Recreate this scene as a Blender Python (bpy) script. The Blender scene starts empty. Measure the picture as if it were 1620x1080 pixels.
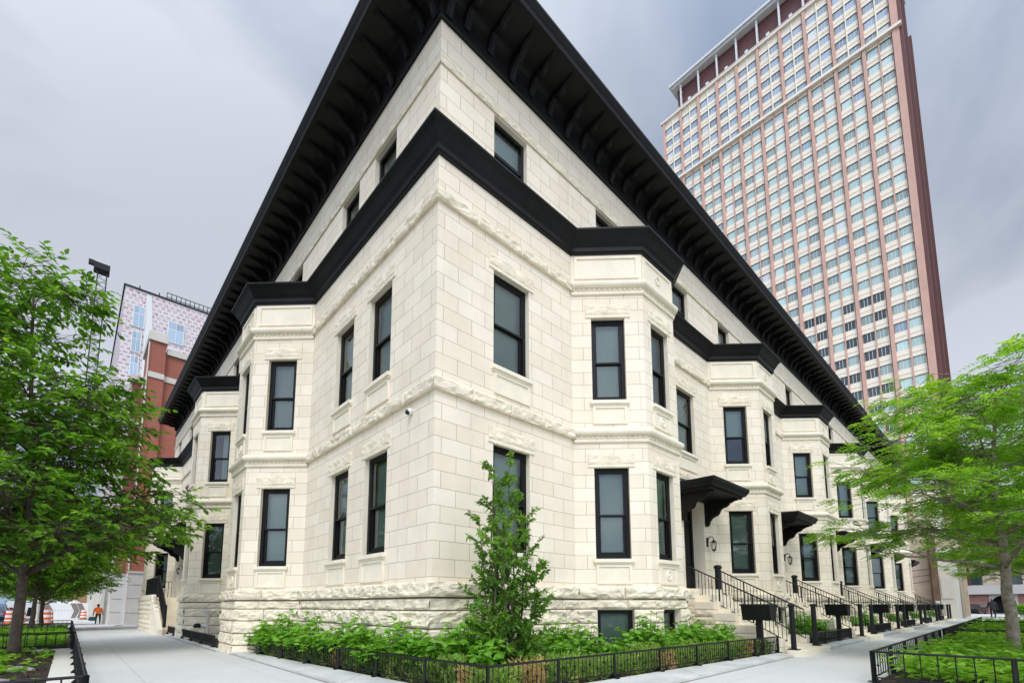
import bpy, bmesh, math, random
from mathutils import Vector, Matrix, noise
R = math.radians
random.seed(7)
S = bpy.context.scene
COL = S.collection

# ------------------------------------------------------------------ camera
CAM = Vector((-4.1936, -6.3728, 1.6))
cd = bpy.data.cameras.new('camera')
cam = bpy.data.objects.new('camera', cd); COL.objects.link(cam)
Fv = Vector((0.67796, 0.72579, 0.11643)); Rv = Vector((0.73053, -0.68288, -0.0016)); Uv = Rv.cross(Fv)
Fv.normalize(); Rv = Fv.cross(Uv).normalized(); Uv = Rv.cross(Fv)
M = Matrix(((Rv.x, Uv.x, -Fv.x, CAM.x), (Rv.y, Uv.y, -Fv.y, CAM.y), (Rv.z, Uv.z, -Fv.z, CAM.z), (0, 0, 0, 1)))
cam.matrix_world = M
cd.sensor_width = 36; cd.sensor_fit = 'HORIZONTAL'
cd.lens = 746.11 / 1620 * 36
cd.shift_y = (869.29 - 540) / 1620
cd.clip_start = 0.1; cd.clip_end = 3000
S.camera = cam

# ------------------------------------------------------------------ world, sun, exposure
SUN_EL, SUN_AZ = R(52), R(228)       # azimuth measured from +X towards +Y
sundir = Vector((math.cos(SUN_EL) * math.cos(SUN_AZ), math.cos(SUN_EL) * math.sin(SUN_AZ), math.sin(SUN_EL)))
W = bpy.data.worlds.new('World'); S.world = W; W.use_nodes = True
nt = W.node_tree; nt.nodes.clear()
def N(t, **k):
    n = nt.nodes.new(t)
    for a, b in k.items(): setattr(n, a, b)
    return n
out = N('ShaderNodeOutputWorld'); bg = N('ShaderNodeBackground'); bg.inputs[1].default_value = 0.1
sky = N('ShaderNodeTexSky'); sky.sky_type = 'NISHITA'; sky.sun_disc = False
sky.sun_elevation = SUN_EL; sky.sun_rotation = math.pi / 2 - SUN_AZ
tc = N('ShaderNodeTexCoord')
sep = N('ShaderNodeSeparateXYZ'); nt.links.new(tc.outputs['Generated'], sep.inputs[0])
zz = N('ShaderNodeMath', operation='MAXIMUM'); nt.links.new(sep.outputs[2], zz.inputs[0]); zz.inputs[1].default_value = 0.0
za = N('ShaderNodeMath', operation='ADD'); nt.links.new(zz.outputs[0], za.inputs[0]); za.inputs[1].default_value = 0.28
dv = N('ShaderNodeVectorMath', operation='DIVIDE')
cmb = N('ShaderNodeCombineXYZ')
for i in range(3): nt.links.new(za.outputs[0], cmb.inputs[i])
nt.links.new(tc.outputs['Generated'], dv.inputs[0]); nt.links.new(cmb.outputs[0], dv.inputs[1])
ns = N('ShaderNodeTexNoise'); ns.inputs['Scale'].default_value = 1.15; ns.inputs['Detail'].default_value = 6; ns.inputs['Roughness'].default_value = 0.52
ns.inputs['Distortion'].default_value = 0.6
nt.links.new(dv.outputs[0], ns.inputs['Vector'])
rp = N('ShaderNodeValToRGB')
rp.color_ramp.elements[0].position = 0.38; rp.color_ramp.elements[0].color = (0.285, 0.365, 0.51, 1)
rp.color_ramp.elements[1].position = 0.63; rp.color_ramp.elements[1].color = (0.72, 0.765, 0.85, 1)
nt.links.new(ns.outputs[0], rp.inputs[0])
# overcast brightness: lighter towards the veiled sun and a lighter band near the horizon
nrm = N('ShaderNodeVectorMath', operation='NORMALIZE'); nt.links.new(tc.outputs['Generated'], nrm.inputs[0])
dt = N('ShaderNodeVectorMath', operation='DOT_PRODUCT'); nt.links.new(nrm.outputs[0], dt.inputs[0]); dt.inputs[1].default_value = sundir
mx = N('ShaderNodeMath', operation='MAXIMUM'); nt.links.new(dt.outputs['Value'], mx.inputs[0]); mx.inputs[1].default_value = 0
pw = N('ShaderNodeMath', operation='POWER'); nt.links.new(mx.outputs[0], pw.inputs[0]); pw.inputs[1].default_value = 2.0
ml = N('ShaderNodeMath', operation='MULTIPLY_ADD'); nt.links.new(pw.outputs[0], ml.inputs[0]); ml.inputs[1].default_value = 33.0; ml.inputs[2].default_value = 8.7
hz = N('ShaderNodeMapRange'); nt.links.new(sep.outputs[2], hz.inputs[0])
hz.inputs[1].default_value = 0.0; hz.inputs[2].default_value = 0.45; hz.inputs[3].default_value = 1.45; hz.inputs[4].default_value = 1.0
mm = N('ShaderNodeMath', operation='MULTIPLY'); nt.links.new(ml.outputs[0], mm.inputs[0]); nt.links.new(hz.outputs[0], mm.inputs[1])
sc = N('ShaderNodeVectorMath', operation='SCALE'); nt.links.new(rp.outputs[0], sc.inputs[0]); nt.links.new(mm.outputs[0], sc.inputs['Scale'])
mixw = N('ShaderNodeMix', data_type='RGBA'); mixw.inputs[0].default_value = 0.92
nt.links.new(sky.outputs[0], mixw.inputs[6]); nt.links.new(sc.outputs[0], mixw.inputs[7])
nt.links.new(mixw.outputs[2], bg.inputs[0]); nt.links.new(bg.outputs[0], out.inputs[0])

sl = bpy.data.lights.new('sun', 'SUN'); sl.energy = 1.5; sl.angle = R(16); sl.color = (1.0, 0.95, 0.87)
so = bpy.data.objects.new('sun', sl); COL.objects.link(so)
so.rotation_euler = sundir.to_track_quat('Z', 'Y').to_euler()
S.view_settings.view_transform = 'Standard'; S.view_settings.look = 'None'
S.view_settings.gamma = 1; S.view_settings.exposure = 0.0
S.cycles.max_bounces = 8; S.cycles.transparent_max_bounces = 12

# ------------------------------------------------------------------ material helpers
def new_mat(name):
    m = bpy.data.materials.new(name); m.use_nodes = True
    t = m.node_tree
    b = t.nodes['Principled BSDF']
    return m, t, b
def nd(t, typ, **k):
    n = t.nodes.new(typ)
    for a, b in k.items():
        if a.startswith('i_'): n.inputs[a[2:].replace('_', ' ')].default_value = b
        else: setattr(n, a, b)
    return n
def setv(b, col=None, rough=None, metal=None, spec=None):
    if col is not None: b.inputs['Base Color'].default_value = (*col, 1)
    if rough is not None: b.inputs['Roughness'].default_value = rough
    if metal is not None: b.inputs['Metallic'].default_value = metal
    if spec is not None: b.inputs['Specular IOR Level'].default_value = spec
def m_plain(name, col, rough=0.6, metal=0, spec=0.5, nscale=0, var=0.15, bump=0.0, bscale=None, coords='Object'):
    m, t, b = new_mat(name); setv(b, col, rough, metal, spec)
    if nscale or bump:
        tcn = nd(t, 'ShaderNodeTexCoord')
    if nscale:
        n = nd(t, 'ShaderNodeTexNoise', i_Scale=nscale, i_Detail=5, i_Roughness=0.6)
        t.links.new(tcn.outputs[coords], n.inputs['Vector'])
        r = nd(t, 'ShaderNodeValToRGB')
        r.color_ramp.elements[0].position = 0.3; r.color_ramp.elements[1].position = 0.7
        r.color_ramp.elements[0].color = (*[c * (1 - var) for c in col], 1)
        r.color_ramp.elements[1].color = (*[min(1, c * (1 + var)) for c in col], 1)
        t.links.new(n.outputs[0], r.inputs[0]); t.links.new(r.outputs[0], b.inputs['Base Color'])
    if bump:
        n2 = nd(t, 'ShaderNodeTexNoise', i_Scale=bscale or 30, i_Detail=6, i_Roughness=0.65)
        t.links.new(tcn.outputs[coords], n2.inputs['Vector'])
        bp = nd(t, 'ShaderNodeBump', i_Strength=bump, i_Distance=0.02)
        t.links.new(n2.outputs[0], bp.inputs['Height']); t.links.new(bp.outputs[0], b.inputs['Normal'])
    return m
def m_brick(name, c1, c2, mortar, bw, bh, ms, rough=0.8, off=0.5, nvar=0.08, bump=0.3, seedscale=1.0, squash=1.0):
    m, t, b = new_mat(name); setv(b, c1, rough)
    uv = nd(t, 'ShaderNodeUVMap')
    br = nd(t, 'ShaderNodeTexBrick', offset=off, squash=squash)
    br.inputs['Color1'].default_value = (*c1, 1); br.inputs['Color2'].default_value = (*c2, 1); br.inputs['Mortar'].default_value = (*mortar, 1)
    br.inputs['Scale'].default_value = 1.0; br.inputs['Mortar Size'].default_value = ms; br.inputs['Mortar Smooth'].default_value = 0.15
    br.inputs['Bias'].default_value = -0.1; br.inputs['Brick Width'].default_value = bw; br.inputs['Row Height'].default_value = bh
    t.links.new(uv.outputs[0], br.inputs['Vector'])
    tcn = nd(t, 'ShaderNodeTexCoord')
    n = nd(t, 'ShaderNodeTexNoise', i_Scale=0.9, i_Detail=7, i_Roughness=0.62)
    t.links.new(tcn.outputs['Object'], n.inputs['Vector'])
    mr = nd(t, 'ShaderNodeMapRange'); mr.inputs[1].default_value = 0.3; mr.inputs[2].default_value = 0.7
    mr.inputs[3].default_value = 1 - nvar; mr.inputs[4].default_value = 1 + nvar
    t.links.new(n.outputs[0], mr.inputs[0])
    mu = nd(t, 'ShaderNodeVectorMath', operation='SCALE')
    t.links.new(br.outputs[0], mu.inputs[0]); t.links.new(mr.outputs[0], mu.inputs['Scale'])
    mps = nd(t, 'ShaderNodeMapping'); mps.inputs['Scale'].default_value = (2.6, 2.6, .22); t.links.new(tcn.outputs['Object'], mps.inputs[0])
    n3 = nd(t, 'ShaderNodeTexNoise', i_Scale=1.6, i_Detail=6, i_Roughness=0.7); t.links.new(mps.outputs[0], n3.inputs['Vector'])
    mr3 = nd(t, 'ShaderNodeMapRange'); mr3.inputs[1].default_value = 0.50; mr3.inputs[2].default_value = 0.74; mr3.inputs[3].default_value = 0.0; mr3.inputs[4].default_value = 0.16
    t.links.new(n3.outputs[0], mr3.inputs[0])
    st = nd(t, 'ShaderNodeMix', data_type='RGBA'); t.links.new(mr3.outputs[0], st.inputs[0]); t.links.new(mu.outputs[0], st.inputs[6]); st.inputs[7].default_value = (c1[0] * .62, c1[1] * .56, c1[2] * .46, 1)
    t.links.new(st.outputs[2], b.inputs['Base Color'])
    n2 = nd(t, 'ShaderNodeTexNoise', i_Scale=60, i_Detail=4)
    t.links.new(tcn.outputs['Object'], n2.inputs['Vector'])
    ad = nd(t, 'ShaderNodeMath', operation='MULTIPLY_ADD'); ad.inputs[1].default_value = -1.0
    sm = nd(t, 'ShaderNodeMath', operation='MULTIPLY'); sm.inputs[1].default_value = 0.18
    t.links.new(n2.outputs[0], sm.inputs[0])
    t.links.new(br.outputs['Fac'], ad.inputs[0]); t.links.new(sm.outputs[0], ad.inputs[2])
    bp = nd(t, 'ShaderNodeBump', i_Strength=bump, i_Distance=0.012)
    t.links.new(ad.outputs[0], bp.inputs['Height']); t.links.new(bp.outputs[0], b.inputs['Normal'])
    return m
def m_leaf(name, dark, mid, light, transl=0.35, rough=0.55):
    m, t, b = new_mat(name); setv(b, mid, rough, 0, 0.3)
    g = nd(t, 'ShaderNodeNewGeometry')
    r = nd(t, 'ShaderNodeValToRGB')
    r.color_ramp.elements[0].position = 0.0; r.color_ramp.elements[0].color = (*dark, 1)
    r.color_ramp.elements[1].position = 1.0; r.color_ramp.elements[1].color = (*light, 1)
    e = r.color_ramp.elements.new(0.5); e.color = (*mid, 1)
    tcn = nd(t, 'ShaderNodeTexCoord')
    n = nd(t, 'ShaderNodeTexNoise', i_Scale=1.1, i_Detail=2)
    t.links.new(tcn.outputs['Object'], n.inputs['Vector'])
    a1 = nd(t, 'ShaderNodeMath', operation='MULTIPLY_ADD'); a1.inputs[1].default_value = 1.5; a1.inputs[2].default_value = -0.55
    t.links.new(n.outputs[0], a1.inputs[0])
    a2 = nd(t, 'ShaderNodeMath', operation='MULTIPLY_ADD'); a2.inputs[1].default_value = 0.6
    t.links.new(g.outputs['Random Per Island'], a2.inputs[0]); t.links.new(a1.outputs[0], a2.inputs[2])
    t.links.new(a2.outputs[0], r.inputs[0]); t.links.new(r.outputs[0], b.inputs['Base Color'])
    tr = nd(t, 'ShaderNodeBsdfTranslucent')
    hs = nd(t, 'ShaderNodeMix', data_type='RGBA', blend_type='MULTIPLY'); hs.inputs[0].default_value = 1
    t.links.new(r.outputs[0], hs.inputs[6]); hs.inputs[7].default_value = (1.5, 1.45, 0.7, 1)
    t.links.new(hs.outputs[2], tr.inputs[0])
    mx = nd(t, 'ShaderNodeMixShader'); mx.inputs[0].default_value = transl
    t.links.new(b.outputs[0], mx.inputs[1]); t.links.new(tr.outputs[0], mx.inputs[2])
    t.links.new(mx.outputs[0], t.nodes['Material Output'].inputs[0])
    return m
def m_glass(name, tint, refl=0.12):
    m, t, b = new_mat(name); t.nodes.remove(b)
    tp = nd(t, 'ShaderNodeBsdfTransparent'); tp.inputs[0].default_value = (*tint, 1)
    gl = nd(t, 'ShaderNodeBsdfGlossy'); gl.inputs['Roughness'].default_value = 0.015; gl.inputs[0].default_value = (0.95, 0.98, 1, 1)
    fr = nd(t, 'ShaderNodeFresnel', i_IOR=1.5)
    tcn = nd(t, 'ShaderNodeTexCoord'); n = nd(t, 'ShaderNodeTexNoise', i_Scale=1.6, i_Detail=1)
    t.links.new(tcn.outputs['Object'], n.inputs['Vector'])
    bp = nd(t, 'ShaderNodeBump', i_Strength=0.05, i_Distance=0.05); t.links.new(n.outputs[0], bp.inputs['Height'])
    t.links.new(bp.outputs[0], gl.inputs['Normal'])
    ad = nd(t, 'ShaderNodeMath', operation='ADD', use_clamp=True); ad.inputs[1].default_value = refl
    t.links.new(fr.outputs[0], ad.inputs[0])
    mx = nd(t, 'ShaderNodeMixShader')
    t.links.new(ad.outputs[0], mx.inputs[0]); t.links.new(tp.outputs[0], mx.inputs[1]); t.links.new(gl.outputs[0], mx.inputs[2])
    t.links.new(mx.outputs[0], t.nodes['Material Output'].inputs[0])
    return m

MT = {}
MT['ashlar'] = m_brick('limestone ashlar', (0.87, 0.765, 0.60), (0.80, 0.682, 0.51), (0.30, 0.245, 0.17), 0.62, 0.2925, 0.0042, 0.75, nvar=0.075, bump=0.2)
MT['smooth'] = m_plain('dressed limestone', (0.84, 0.75, 0.58), 0.7, nscale=2.2, var=0.07, bump=0.12, bscale=45)
MT['jamb'] = MT['smooth']
MT['rough'] = m_plain('rock faced limestone', (0.80, 0.70, 0.52), 0.9, nscale=4.0, var=0.15, bump=0.7, bscale=24)
MT['joint'] = m_plain('dark mortar', (0.22, 0.185, 0.135), 0.95)
MT['black'] = m_plain('black painted metal', (0.0105, 0.0098, 0.0092), 0.5, spec=0.18, nscale=1.3, var=0.35, bump=0.03, bscale=60)
MT['iron'] = m_plain('black iron', (0.008, 0.008, 0.0083), 0.42, spec=0.3, nscale=14, var=0.4)
MT['frame'] = m_plain('black window frame', (0.007, 0.007, 0.0072), 0.45, spec=0.2)
MT['glass'] = m_glass('window glass', (0.70, 0.78, 0.74), 0.03)
def m_cloth(name, col, var):
    m, t, b = new_mat(name); setv(b, col, .9)
    oi = nd(t, 'ShaderNodeObjectInfo'); mr = nd(t, 'ShaderNodeMapRange'); mr.inputs[3].default_value = 1 - var; mr.inputs[4].default_value = 1 + var * .6
    t.links.new(oi.outputs['Random'], mr.inputs[0])
    tcn = nd(t, 'ShaderNodeTexCoord'); n = nd(t, 'ShaderNodeTexNoise', i_Scale=1.4, i_Detail=3); t.links.new(tcn.outputs['Object'], n.inputs['Vector'])
    m2 = nd(t, 'ShaderNodeMath', operation='MULTIPLY_ADD'); m2.inputs[1].default_value = .35; m2.inputs[2].default_value = .82; t.links.new(n.outputs[0], m2.inputs[0])
    m3 = nd(t, 'ShaderNodeMath', operation='MULTIPLY'); t.links.new(mr.outputs[0], m3.inputs[0]); t.links.new(m2.outputs[0], m3.inputs[1])
    sc_ = nd(t, 'ShaderNodeVectorMath', operation='SCALE'); sc_.inputs[0].default_value = col; t.links.new(m3.outputs[0], sc_.inputs['Scale'])
    t.links.new(sc_.outputs[0], b.inputs['Base Color']); return m
MT['blind'] = m_cloth('roller blind cloth', (0.37, 0.415, 0.36), .45)
MT['curtain'] = m_plain('sheer curtain', (0.55, 0.57, 0.58), 0.9, nscale=2, var=0.08)
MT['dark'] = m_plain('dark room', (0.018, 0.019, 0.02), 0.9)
MT['concrete'] = m_plain('pale concrete', (0.70, 0.66, 0.57), 0.85, nscale=0.55, var=0.06, bump=0.12, bscale=60)
MT['kerb'] = m_plain('kerb concrete', (0.58, 0.57, 0.53), 0.9, nscale=1.5, var=0.2, bump=0.3, bscale=40)
MT['asphalt'] = m_plain('asphalt', (0.075, 0.075, 0.078), 0.92, nscale=1.5, var=0.2, bump=0.4, bscale=120)
MT['soil'] = m_plain('mulch', (0.035, 0.022, 0.015), 0.95, nscale=18, var=0.6, bump=1.0, bscale=28)
MT['bark'] = m_plain('grey brown bark', (0.10, 0.075, 0.055), 0.95, nscale=9, var=0.4, bump=0.8, bscale=24)
MT['barkpale'] = m_plain('pale furrowed bark', (0.27, 0.225, 0.17), 0.95, nscale=11, var=0.45, bump=1.0, bscale=16)
MT['leaf'] = m_leaf('broad green leaf', (0.03, 0.10, 0.010), (0.125, 0.29, 0.02), (0.30, 0.54, 0.055), 0.47)
MT['locust'] = m_leaf('feathery light leaf', (0.07, 0.18, 0.014), (0.21, 0.42, 0.03), (0.40, 0.63, 0.08), 0.48)
MT['hydrangea'] = m_leaf('hydrangea leaf', (0.09, 0.24, 0.018), (0.18, 0.40, 0.035), (0.31, 0.55, 0.07), 0.42, 0.5)
MT['sapling'] = m_leaf('sapling leaf', (0.045, 0.12, 0.014), (0.12, 0.26, 0.028), (0.28, 0.48, 0.07), 0.42, 0.4)
MT['chip'] = m_leaf('bark chip', (0.018, 0.010, 0.006), (0.06, 0.036, 0.022), (0.17, 0.11, 0.07), 0.02, 0.95)
MT['cover'] = m_leaf('ground cover leaf', (0.08, 0.22, 0.015), (0.18, 0.38, 0.03), (0.32, 0.52, 0.07), 0.42)
MT['drygreen'] = m_leaf('half dry needle', (0.11, 0.24, 0.03), (0.24, 0.40, 0.06), (0.50, 0.46, 0.15), 0.25, 0.8)
MT['dryneedle'] = m_leaf('dry brown needle', (0.42, 0.25, 0.10), (0.60, 0.40, 0.17), (0.75, 0.56, 0.28), 0.25, 0.8)

# ------------------------------------------------------------------ mesh builder
class MB:
    def __init__(s): s.v = []; s.f = []; s.m = []; s.uv = []
    def face(s, pts, m=0, uv=None):
        i = len(s.v); s.v.extend([tuple(p) for p in pts]); s.f.append(tuple(range(i, i + len(pts)))); s.m.append(m); s.uv.append(uv)
    def grid(s, rows, m=0):
        i = len(s.v); nr = len(rows); nc = len(rows[0])
        for r in rows: s.v.extend([tuple(p) for p in r])
        for a in range(nr - 1):
            for b in range(nc - 1):
                k = i + a * nc + b
                s.f.append((k, k + 1, k + nc + 1, k + nc)); s.m.append(m); s.uv.append(None)
    def hexa(s, p, m=0):       # p: 8 points, bottom 4 ccw then top 4
        i = len(s.v); s.v.extend([tuple(q) for q in p])
        for q in ((3, 2, 1, 0), (4, 5, 6, 7), (0, 1, 5, 4), (1, 2, 6, 5), (2, 3, 7, 6), (3, 0, 4, 7)):
            s.f.append(tuple(i + k for k in q)); s.m.append(m); s.uv.append(None)
    def box(s, a, b, m=0):
        x0, y0, z0 = a; x1, y1, z1 = b
        if x0 > x1: x0, x1 = x1, x0
        if y0 > y1: y0, y1 = y1, y0
        if z0 > z1: z0, z1 = z1, z0
        s.hexa([(x0, y0, z0), (x1, y0, z0), (x1, y1, z0), (x0, y1, z0), (x0, y0, z1), (x1, y0, z1), (x1, y1, z1), (x0, y1, z1)], m)
    def fbox(s, fr, u0, u1, o0, o1, z0, z1, m=0):
        s.hexa([fr.pt(u0, o1, z0), fr.pt(u1, o1, z0), fr.pt(u1, o0, z0), fr.pt(u0, o0, z0),
                fr.pt(u0, o1, z1), fr.pt(u1, o1, z1), fr.pt(u1, o0, z1), fr.pt(u0, o0, z1)], m)
    def tube(s, pts, rad, n=6, m=0, cap=True):
        pts = [Vector(p) for p in pts]
        if not hasattr(rad, '__len__'): rad = [rad] * len(pts)
        rings = []; ref = None
        for i, p in enumerate(pts):
            d = (pts[min(i + 1, len(pts) - 1)] - pts[max(i - 1, 0)])
            if d.length < 1e-9: d = Vector((0, 0, 1))
            d.normalize()
            if ref is None:
                ref = Vector((0, 0, 1)) if abs(d.z) < 0.9 else Vector((1, 0, 0))
            a = d.cross(ref)
            if a.length < 1e-6: a = d.orthogonal()
            a.normalize(); b = a.cross(d).normalized(); ref = b
            rings.append([p + (a * math.cos(2 * math.pi * k / n) + b * math.sin(2 * math.pi * k / n)) * rad[i] for k in range(n)])
        i0 = len(s.v)
        for r in rings: s.v.extend([tuple(q) for q in r])
        for a in range(len(rings) - 1):
            for k in range(n):
                s.f.append((i0 + a * n + k, i0 + a * n + (k + 1) % n, i0 + (a + 1) * n + (k + 1) % n, i0 + (a + 1) * n + k)); s.m.append(m); s.uv.append(None)
        if cap:
            s.f.append(tuple(i0 + k for k in range(n))[::-1]); s.m.append(m); s.uv.append(None)
            s.f.append(tuple(i0 + (len(rings) - 1) * n + k for k in range(n))); s.m.append(m); s.uv.append(None)
    def lathe(s, prof, cx, cy, n=12, m=0, z0=0):
        s.grid([[(cx + r * math.cos(2 * math.pi * k / n), cy + r * math.sin(2 * math.pi * k / n), z0 + z) for k in range(n + 1)] for r, z in prof], m)
    def prism(s, poly, fn, m=0):     # poly: 2-D outline (ccw); fn(a,b,side) -> 3-D for side 0/1
        n = len(poly)
        a = [fn(x, y, 0) for x, y in poly]; b = [fn(x, y, 1) for x, y in poly]
        i = len(s.v); s.v.extend([tuple(q) for q in a + b])
        s.f.append(tuple(i + k for k in range(n))[::-1]); s.m.append(m); s.uv.append(None)
        s.f.append(tuple(i + n + k for k in range(n))); s.m.append(m); s.uv.append(None)
        for k in range(n):
            s.f.append((i + k, i + (k + 1) % n, i + n + (k + 1) % n, i + n + k)); s.m.append(m); s.uv.append(None)
    def mesh(s, name, mats, smooth=False, recalc=True):
        me = bpy.data.meshes.new(name); me.from_pydata(s.v, [], s.f)
        for m in mats: me.materials.append(MT[m] if isinstance(m, str) else m)
        me.polygons.foreach_set('material_index', s.m)
        if any(u is not None for u in s.uv):
            L = me.uv_layers.new(name='UVMap'); k = 0; buf = [0.0] * (2 * len(me.loops))
            for f, u in zip(s.f, s.uv):
                for j in range(len(f)):
                    if u is not None: buf[2 * k] = u[j][0]; buf[2 * k + 1] = u[j][1]
                    k += 1
            L.data.foreach_set('uv', buf)
        if recalc:
            bm = bmesh.new(); bm.from_mesh(me)
            bmesh.ops.recalc_face_normals(bm, faces=bm.faces); bm.to_mesh(me); bm.free()
        if smooth:
            me.polygons.foreach_set('use_smooth', [True] * len(me.polygons))
        me.update()
        return me
    def build(s, name, mats, parent=None, smooth=False, recalc=True, loc=None, rz=0):
        if not isinstance(mats, (list, tuple)): mats = [mats]
        return link(name, s.mesh(name, mats, smooth, recalc), parent, loc, rz)
def link(name, me, parent=None, loc=None, rz=0):
    o = bpy.data.objects.new(name, me); COL.objects.link(o)
    if parent: o.parent = parent
    if loc is not None: o.location = loc
    if rz: o.rotation_euler = (0, 0, rz)
    return o
def tag(o, label=None, cat=None, group=None, kind=None):
    if label: o['label'] = label
    if cat: o['category'] = cat
    if group: o['group'] = group
    if kind: o['kind'] = kind
    return o
def thing(name, label, cat, loc=(0, 0, 0), rz=0, group=None):
    return tag(link(name, None, None, loc, rz), label, cat, group)
def copy_tree(o, parent=None):
    c = o.copy(); COL.objects.link(c)
    if parent: c.parent = parent
    for ch in list(o.children): copy_tree(ch, c)
    return c
class Fr:                       # a wall segment's frame: u along, o outwards (to the right of travel), z up
    def __init__(s, a, b):
        s.a = Vector((a[0], a[1], 0)); s.b = Vector((b[0], b[1], 0))
        s.L = (s.b - s.a).length; s.d = (s.b - s.a) / s.L
        s.n = Vector((s.d.y, -s.d.x, 0)); s.ang = math.atan2(s.d.y, s.d.x)
    def pt(s, u, o, z): return s.a + s.d * u + s.n * o + Vector((0, 0, z))
def zg(y):                      # pavement height: level at the corner, falling gently along the left-hand street
    if y < 24: return 0.43
    if y < 60: return 0.43 - (y - 24) * 0.0135
    return 0.43 - 36 * 0.0135

# ------------------------------------------------------------------ ground
def sheet(name, xs, ys, dz, mat, kind='structure'):
    b = MB()
    b.grid([[(x, y, zg(y) + dz) for x in xs] for y in ys])
    o = b.build(name, mat); o['kind'] = kind
    for p in o.data.polygons:
        if p.normal.z < 0: o.data.flip_normals(); break
    return o
YS = [-60, -20, 0, 12, 24, 30, 36, 42, 48, 54, 60, 120]
sheet('ground', [-900, -30, 0, 60, 900], [-900] + YS + [900], -0.05, 'asphalt')
def m_pave():
    m, t, b = new_mat('sidewalk concrete'); setv(b, (0.6, 0.6, 0.57), 0.8)
    tcn = nd(t, 'ShaderNodeTexCoord')
    n = nd(t, 'ShaderNodeTexNoise', i_Scale=0.35, i_Detail=8, i_Roughness=0.6); t.links.new(tcn.outputs['Object'], n.inputs['Vector'])
    r = nd(t, 'ShaderNodeValToRGB'); r.color_ramp.elements[0].position = 0.28; r.color_ramp.elements[1].position = 0.72
    r.color_ramp.elements[0].color = (0.54, 0.53, 0.495, 1); r.color_ramp.elements[1].color = (0.64, 0.63, 0.59, 1)
    t.links.new(n.outputs[0], r.inputs[0])
    br = nd(t, 'ShaderNodeTexBrick', offset=0.0); br.inputs['Color1'].default_value = (1, 1, 1, 1); br.inputs['Color2'].default_value = (0.97, 0.97, 0.965, 1)
    br.inputs['Mortar'].default_value = (0.70, 0.69, 0.67, 1); br.inputs['Scale'].default_value = 1; br.inputs['Mortar Size'].default_value = 0.006
    br.inputs['Brick Width'].default_value = 1.62; br.inputs['Row Height'].default_value = 1.62
    t.links.new(tcn.outputs['Object'], br.inputs['Vector'])
    mu = nd(t, 'ShaderNodeMix', data_type='RGBA', blend_type='MULTIPLY'); mu.inputs[0].default_value = 1
    t.links.new(r.outputs[0], mu.inputs[6]); t.links.new(br.outputs[0], mu.inputs[7])
    vs = nd(t, 'ShaderNodeTexVoronoi', i_Scale=1.7); t.links.new(tcn.outputs['Object'], vs.inputs['Vector'])
    ms_ = nd(t, 'ShaderNodeMapRange'); ms_.inputs[1].default_value = .02; ms_.inputs[2].default_value = .05; ms_.inputs[3].default_value = .28; ms_.inputs[4].default_value = 0; t.links.new(vs.outputs['Distance'], ms_.inputs[0])
    n5 = nd(t, 'ShaderNodeTexNoise', i_Scale=1.3, i_Detail=7, i_Roughness=.7); t.links.new(tcn.outputs['Object'], n5.inputs['Vector'])
    m5 = nd(t, 'ShaderNodeMapRange'); m5.inputs[1].default_value = .55; m5.inputs[2].default_value = .75; m5.inputs[3].default_value = 0; m5.inputs[4].default_value = .22; t.links.new(n5.outputs[0], m5.inputs[0])
    a5 = nd(t, 'ShaderNodeMath', operation='ADD'); t.links.new(ms_.outputs[0], a5.inputs[0]); t.links.new(m5.outputs[0], a5.inputs[1])
    s5 = nd(t, 'ShaderNodeMix', data_type='RGBA'); t.links.new(a5.outputs[0], s5.inputs[0]); t.links.new(mu.outputs[2], s5.inputs[6]); s5.inputs[7].default_value = (.36, .34, .30, 1)
    t.links.new(s5.outputs[2], b.inputs['Base Color'])
    n2 = nd(t, 'ShaderNodeTexNoise', i_Scale=90, i_Detail=4); t.links.new(tcn.outputs['Object'], n2.inputs['Vector'])
    bp = nd(t, 'ShaderNodeBump', i_Strength=0.15, i_Distance=0.01); t.links.new(n2.outputs[0], bp.inputs['Height']); t.links.new(bp.outputs[0], b.inputs['Normal'])
    return m
MT['pave'] = m_pave()
sheet('sidewalk', [-7.4, -4, 0, 30, 78], [-30, -10, 0, 12, 24, 30, 36, 42, 48, 54, 60, 100], 0, 'pave')
sheet('road', [-18, -13, -7.55], YS, -0.04, 'asphalt')
b = MB(); b.grid([[(x, y, zg(y) - 0.06 if x < -7.5 else zg(y) + 0.012) for x in (-7.56, -7.55, -7.38)] for y in YS])
b.build('street_kerb', 'kerb')['kind'] = 'structure'

# ------------------------------------------------------------------ the limestone row
UNIT = 6.97; NU = 6
BAY0, BW, BD, BF = 3.62, 3.64, 1.13, 1.38       # first bay start, chord, depth, front face width
ENDX, ENDY = 45.4, 29.6
left_bays = [5.75, 12.72, 25.95]
Z1, Z2 = 2.0, 12.40
def bay_pts_r(x): return [(x, 0), (x + BD, -BD), (x + BD + BF, -BD), (x + BW, 0)]
def bay_pts_l(y): return [(0, y + BW), (-BD, y + BD + BF), (-BD, y + BD), (0, y)]
path = [(0, ENDY)]; kinds = []
for y in reversed(left_bays):
    bp = bay_pts_l(y)
    if abs(path[-1][1] - bp[0][1]) > 0.05: path.append(bp[0]); kinds.append('flat')
    path += bp[1:]; kinds += ['cantB', 'front', 'cantA']
path.append((0, 0)); kinds.append('flat')
for k in range(NU):
    bp = bay_pts_r(BAY0 + UNIT * k)
    path += bp; kinds += ['flat', 'cantA', 'front', 'cantB']
path.append((ENDX, 0)); kinds.append('flat')
segs = [Fr(path[i], path[i + 1]) for i in range(len(path) - 1)]

row = thing('limestone_row', 'pale limestone row building with black bracketed cornice on the corner', 'building', (0, 0, 0))

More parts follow.
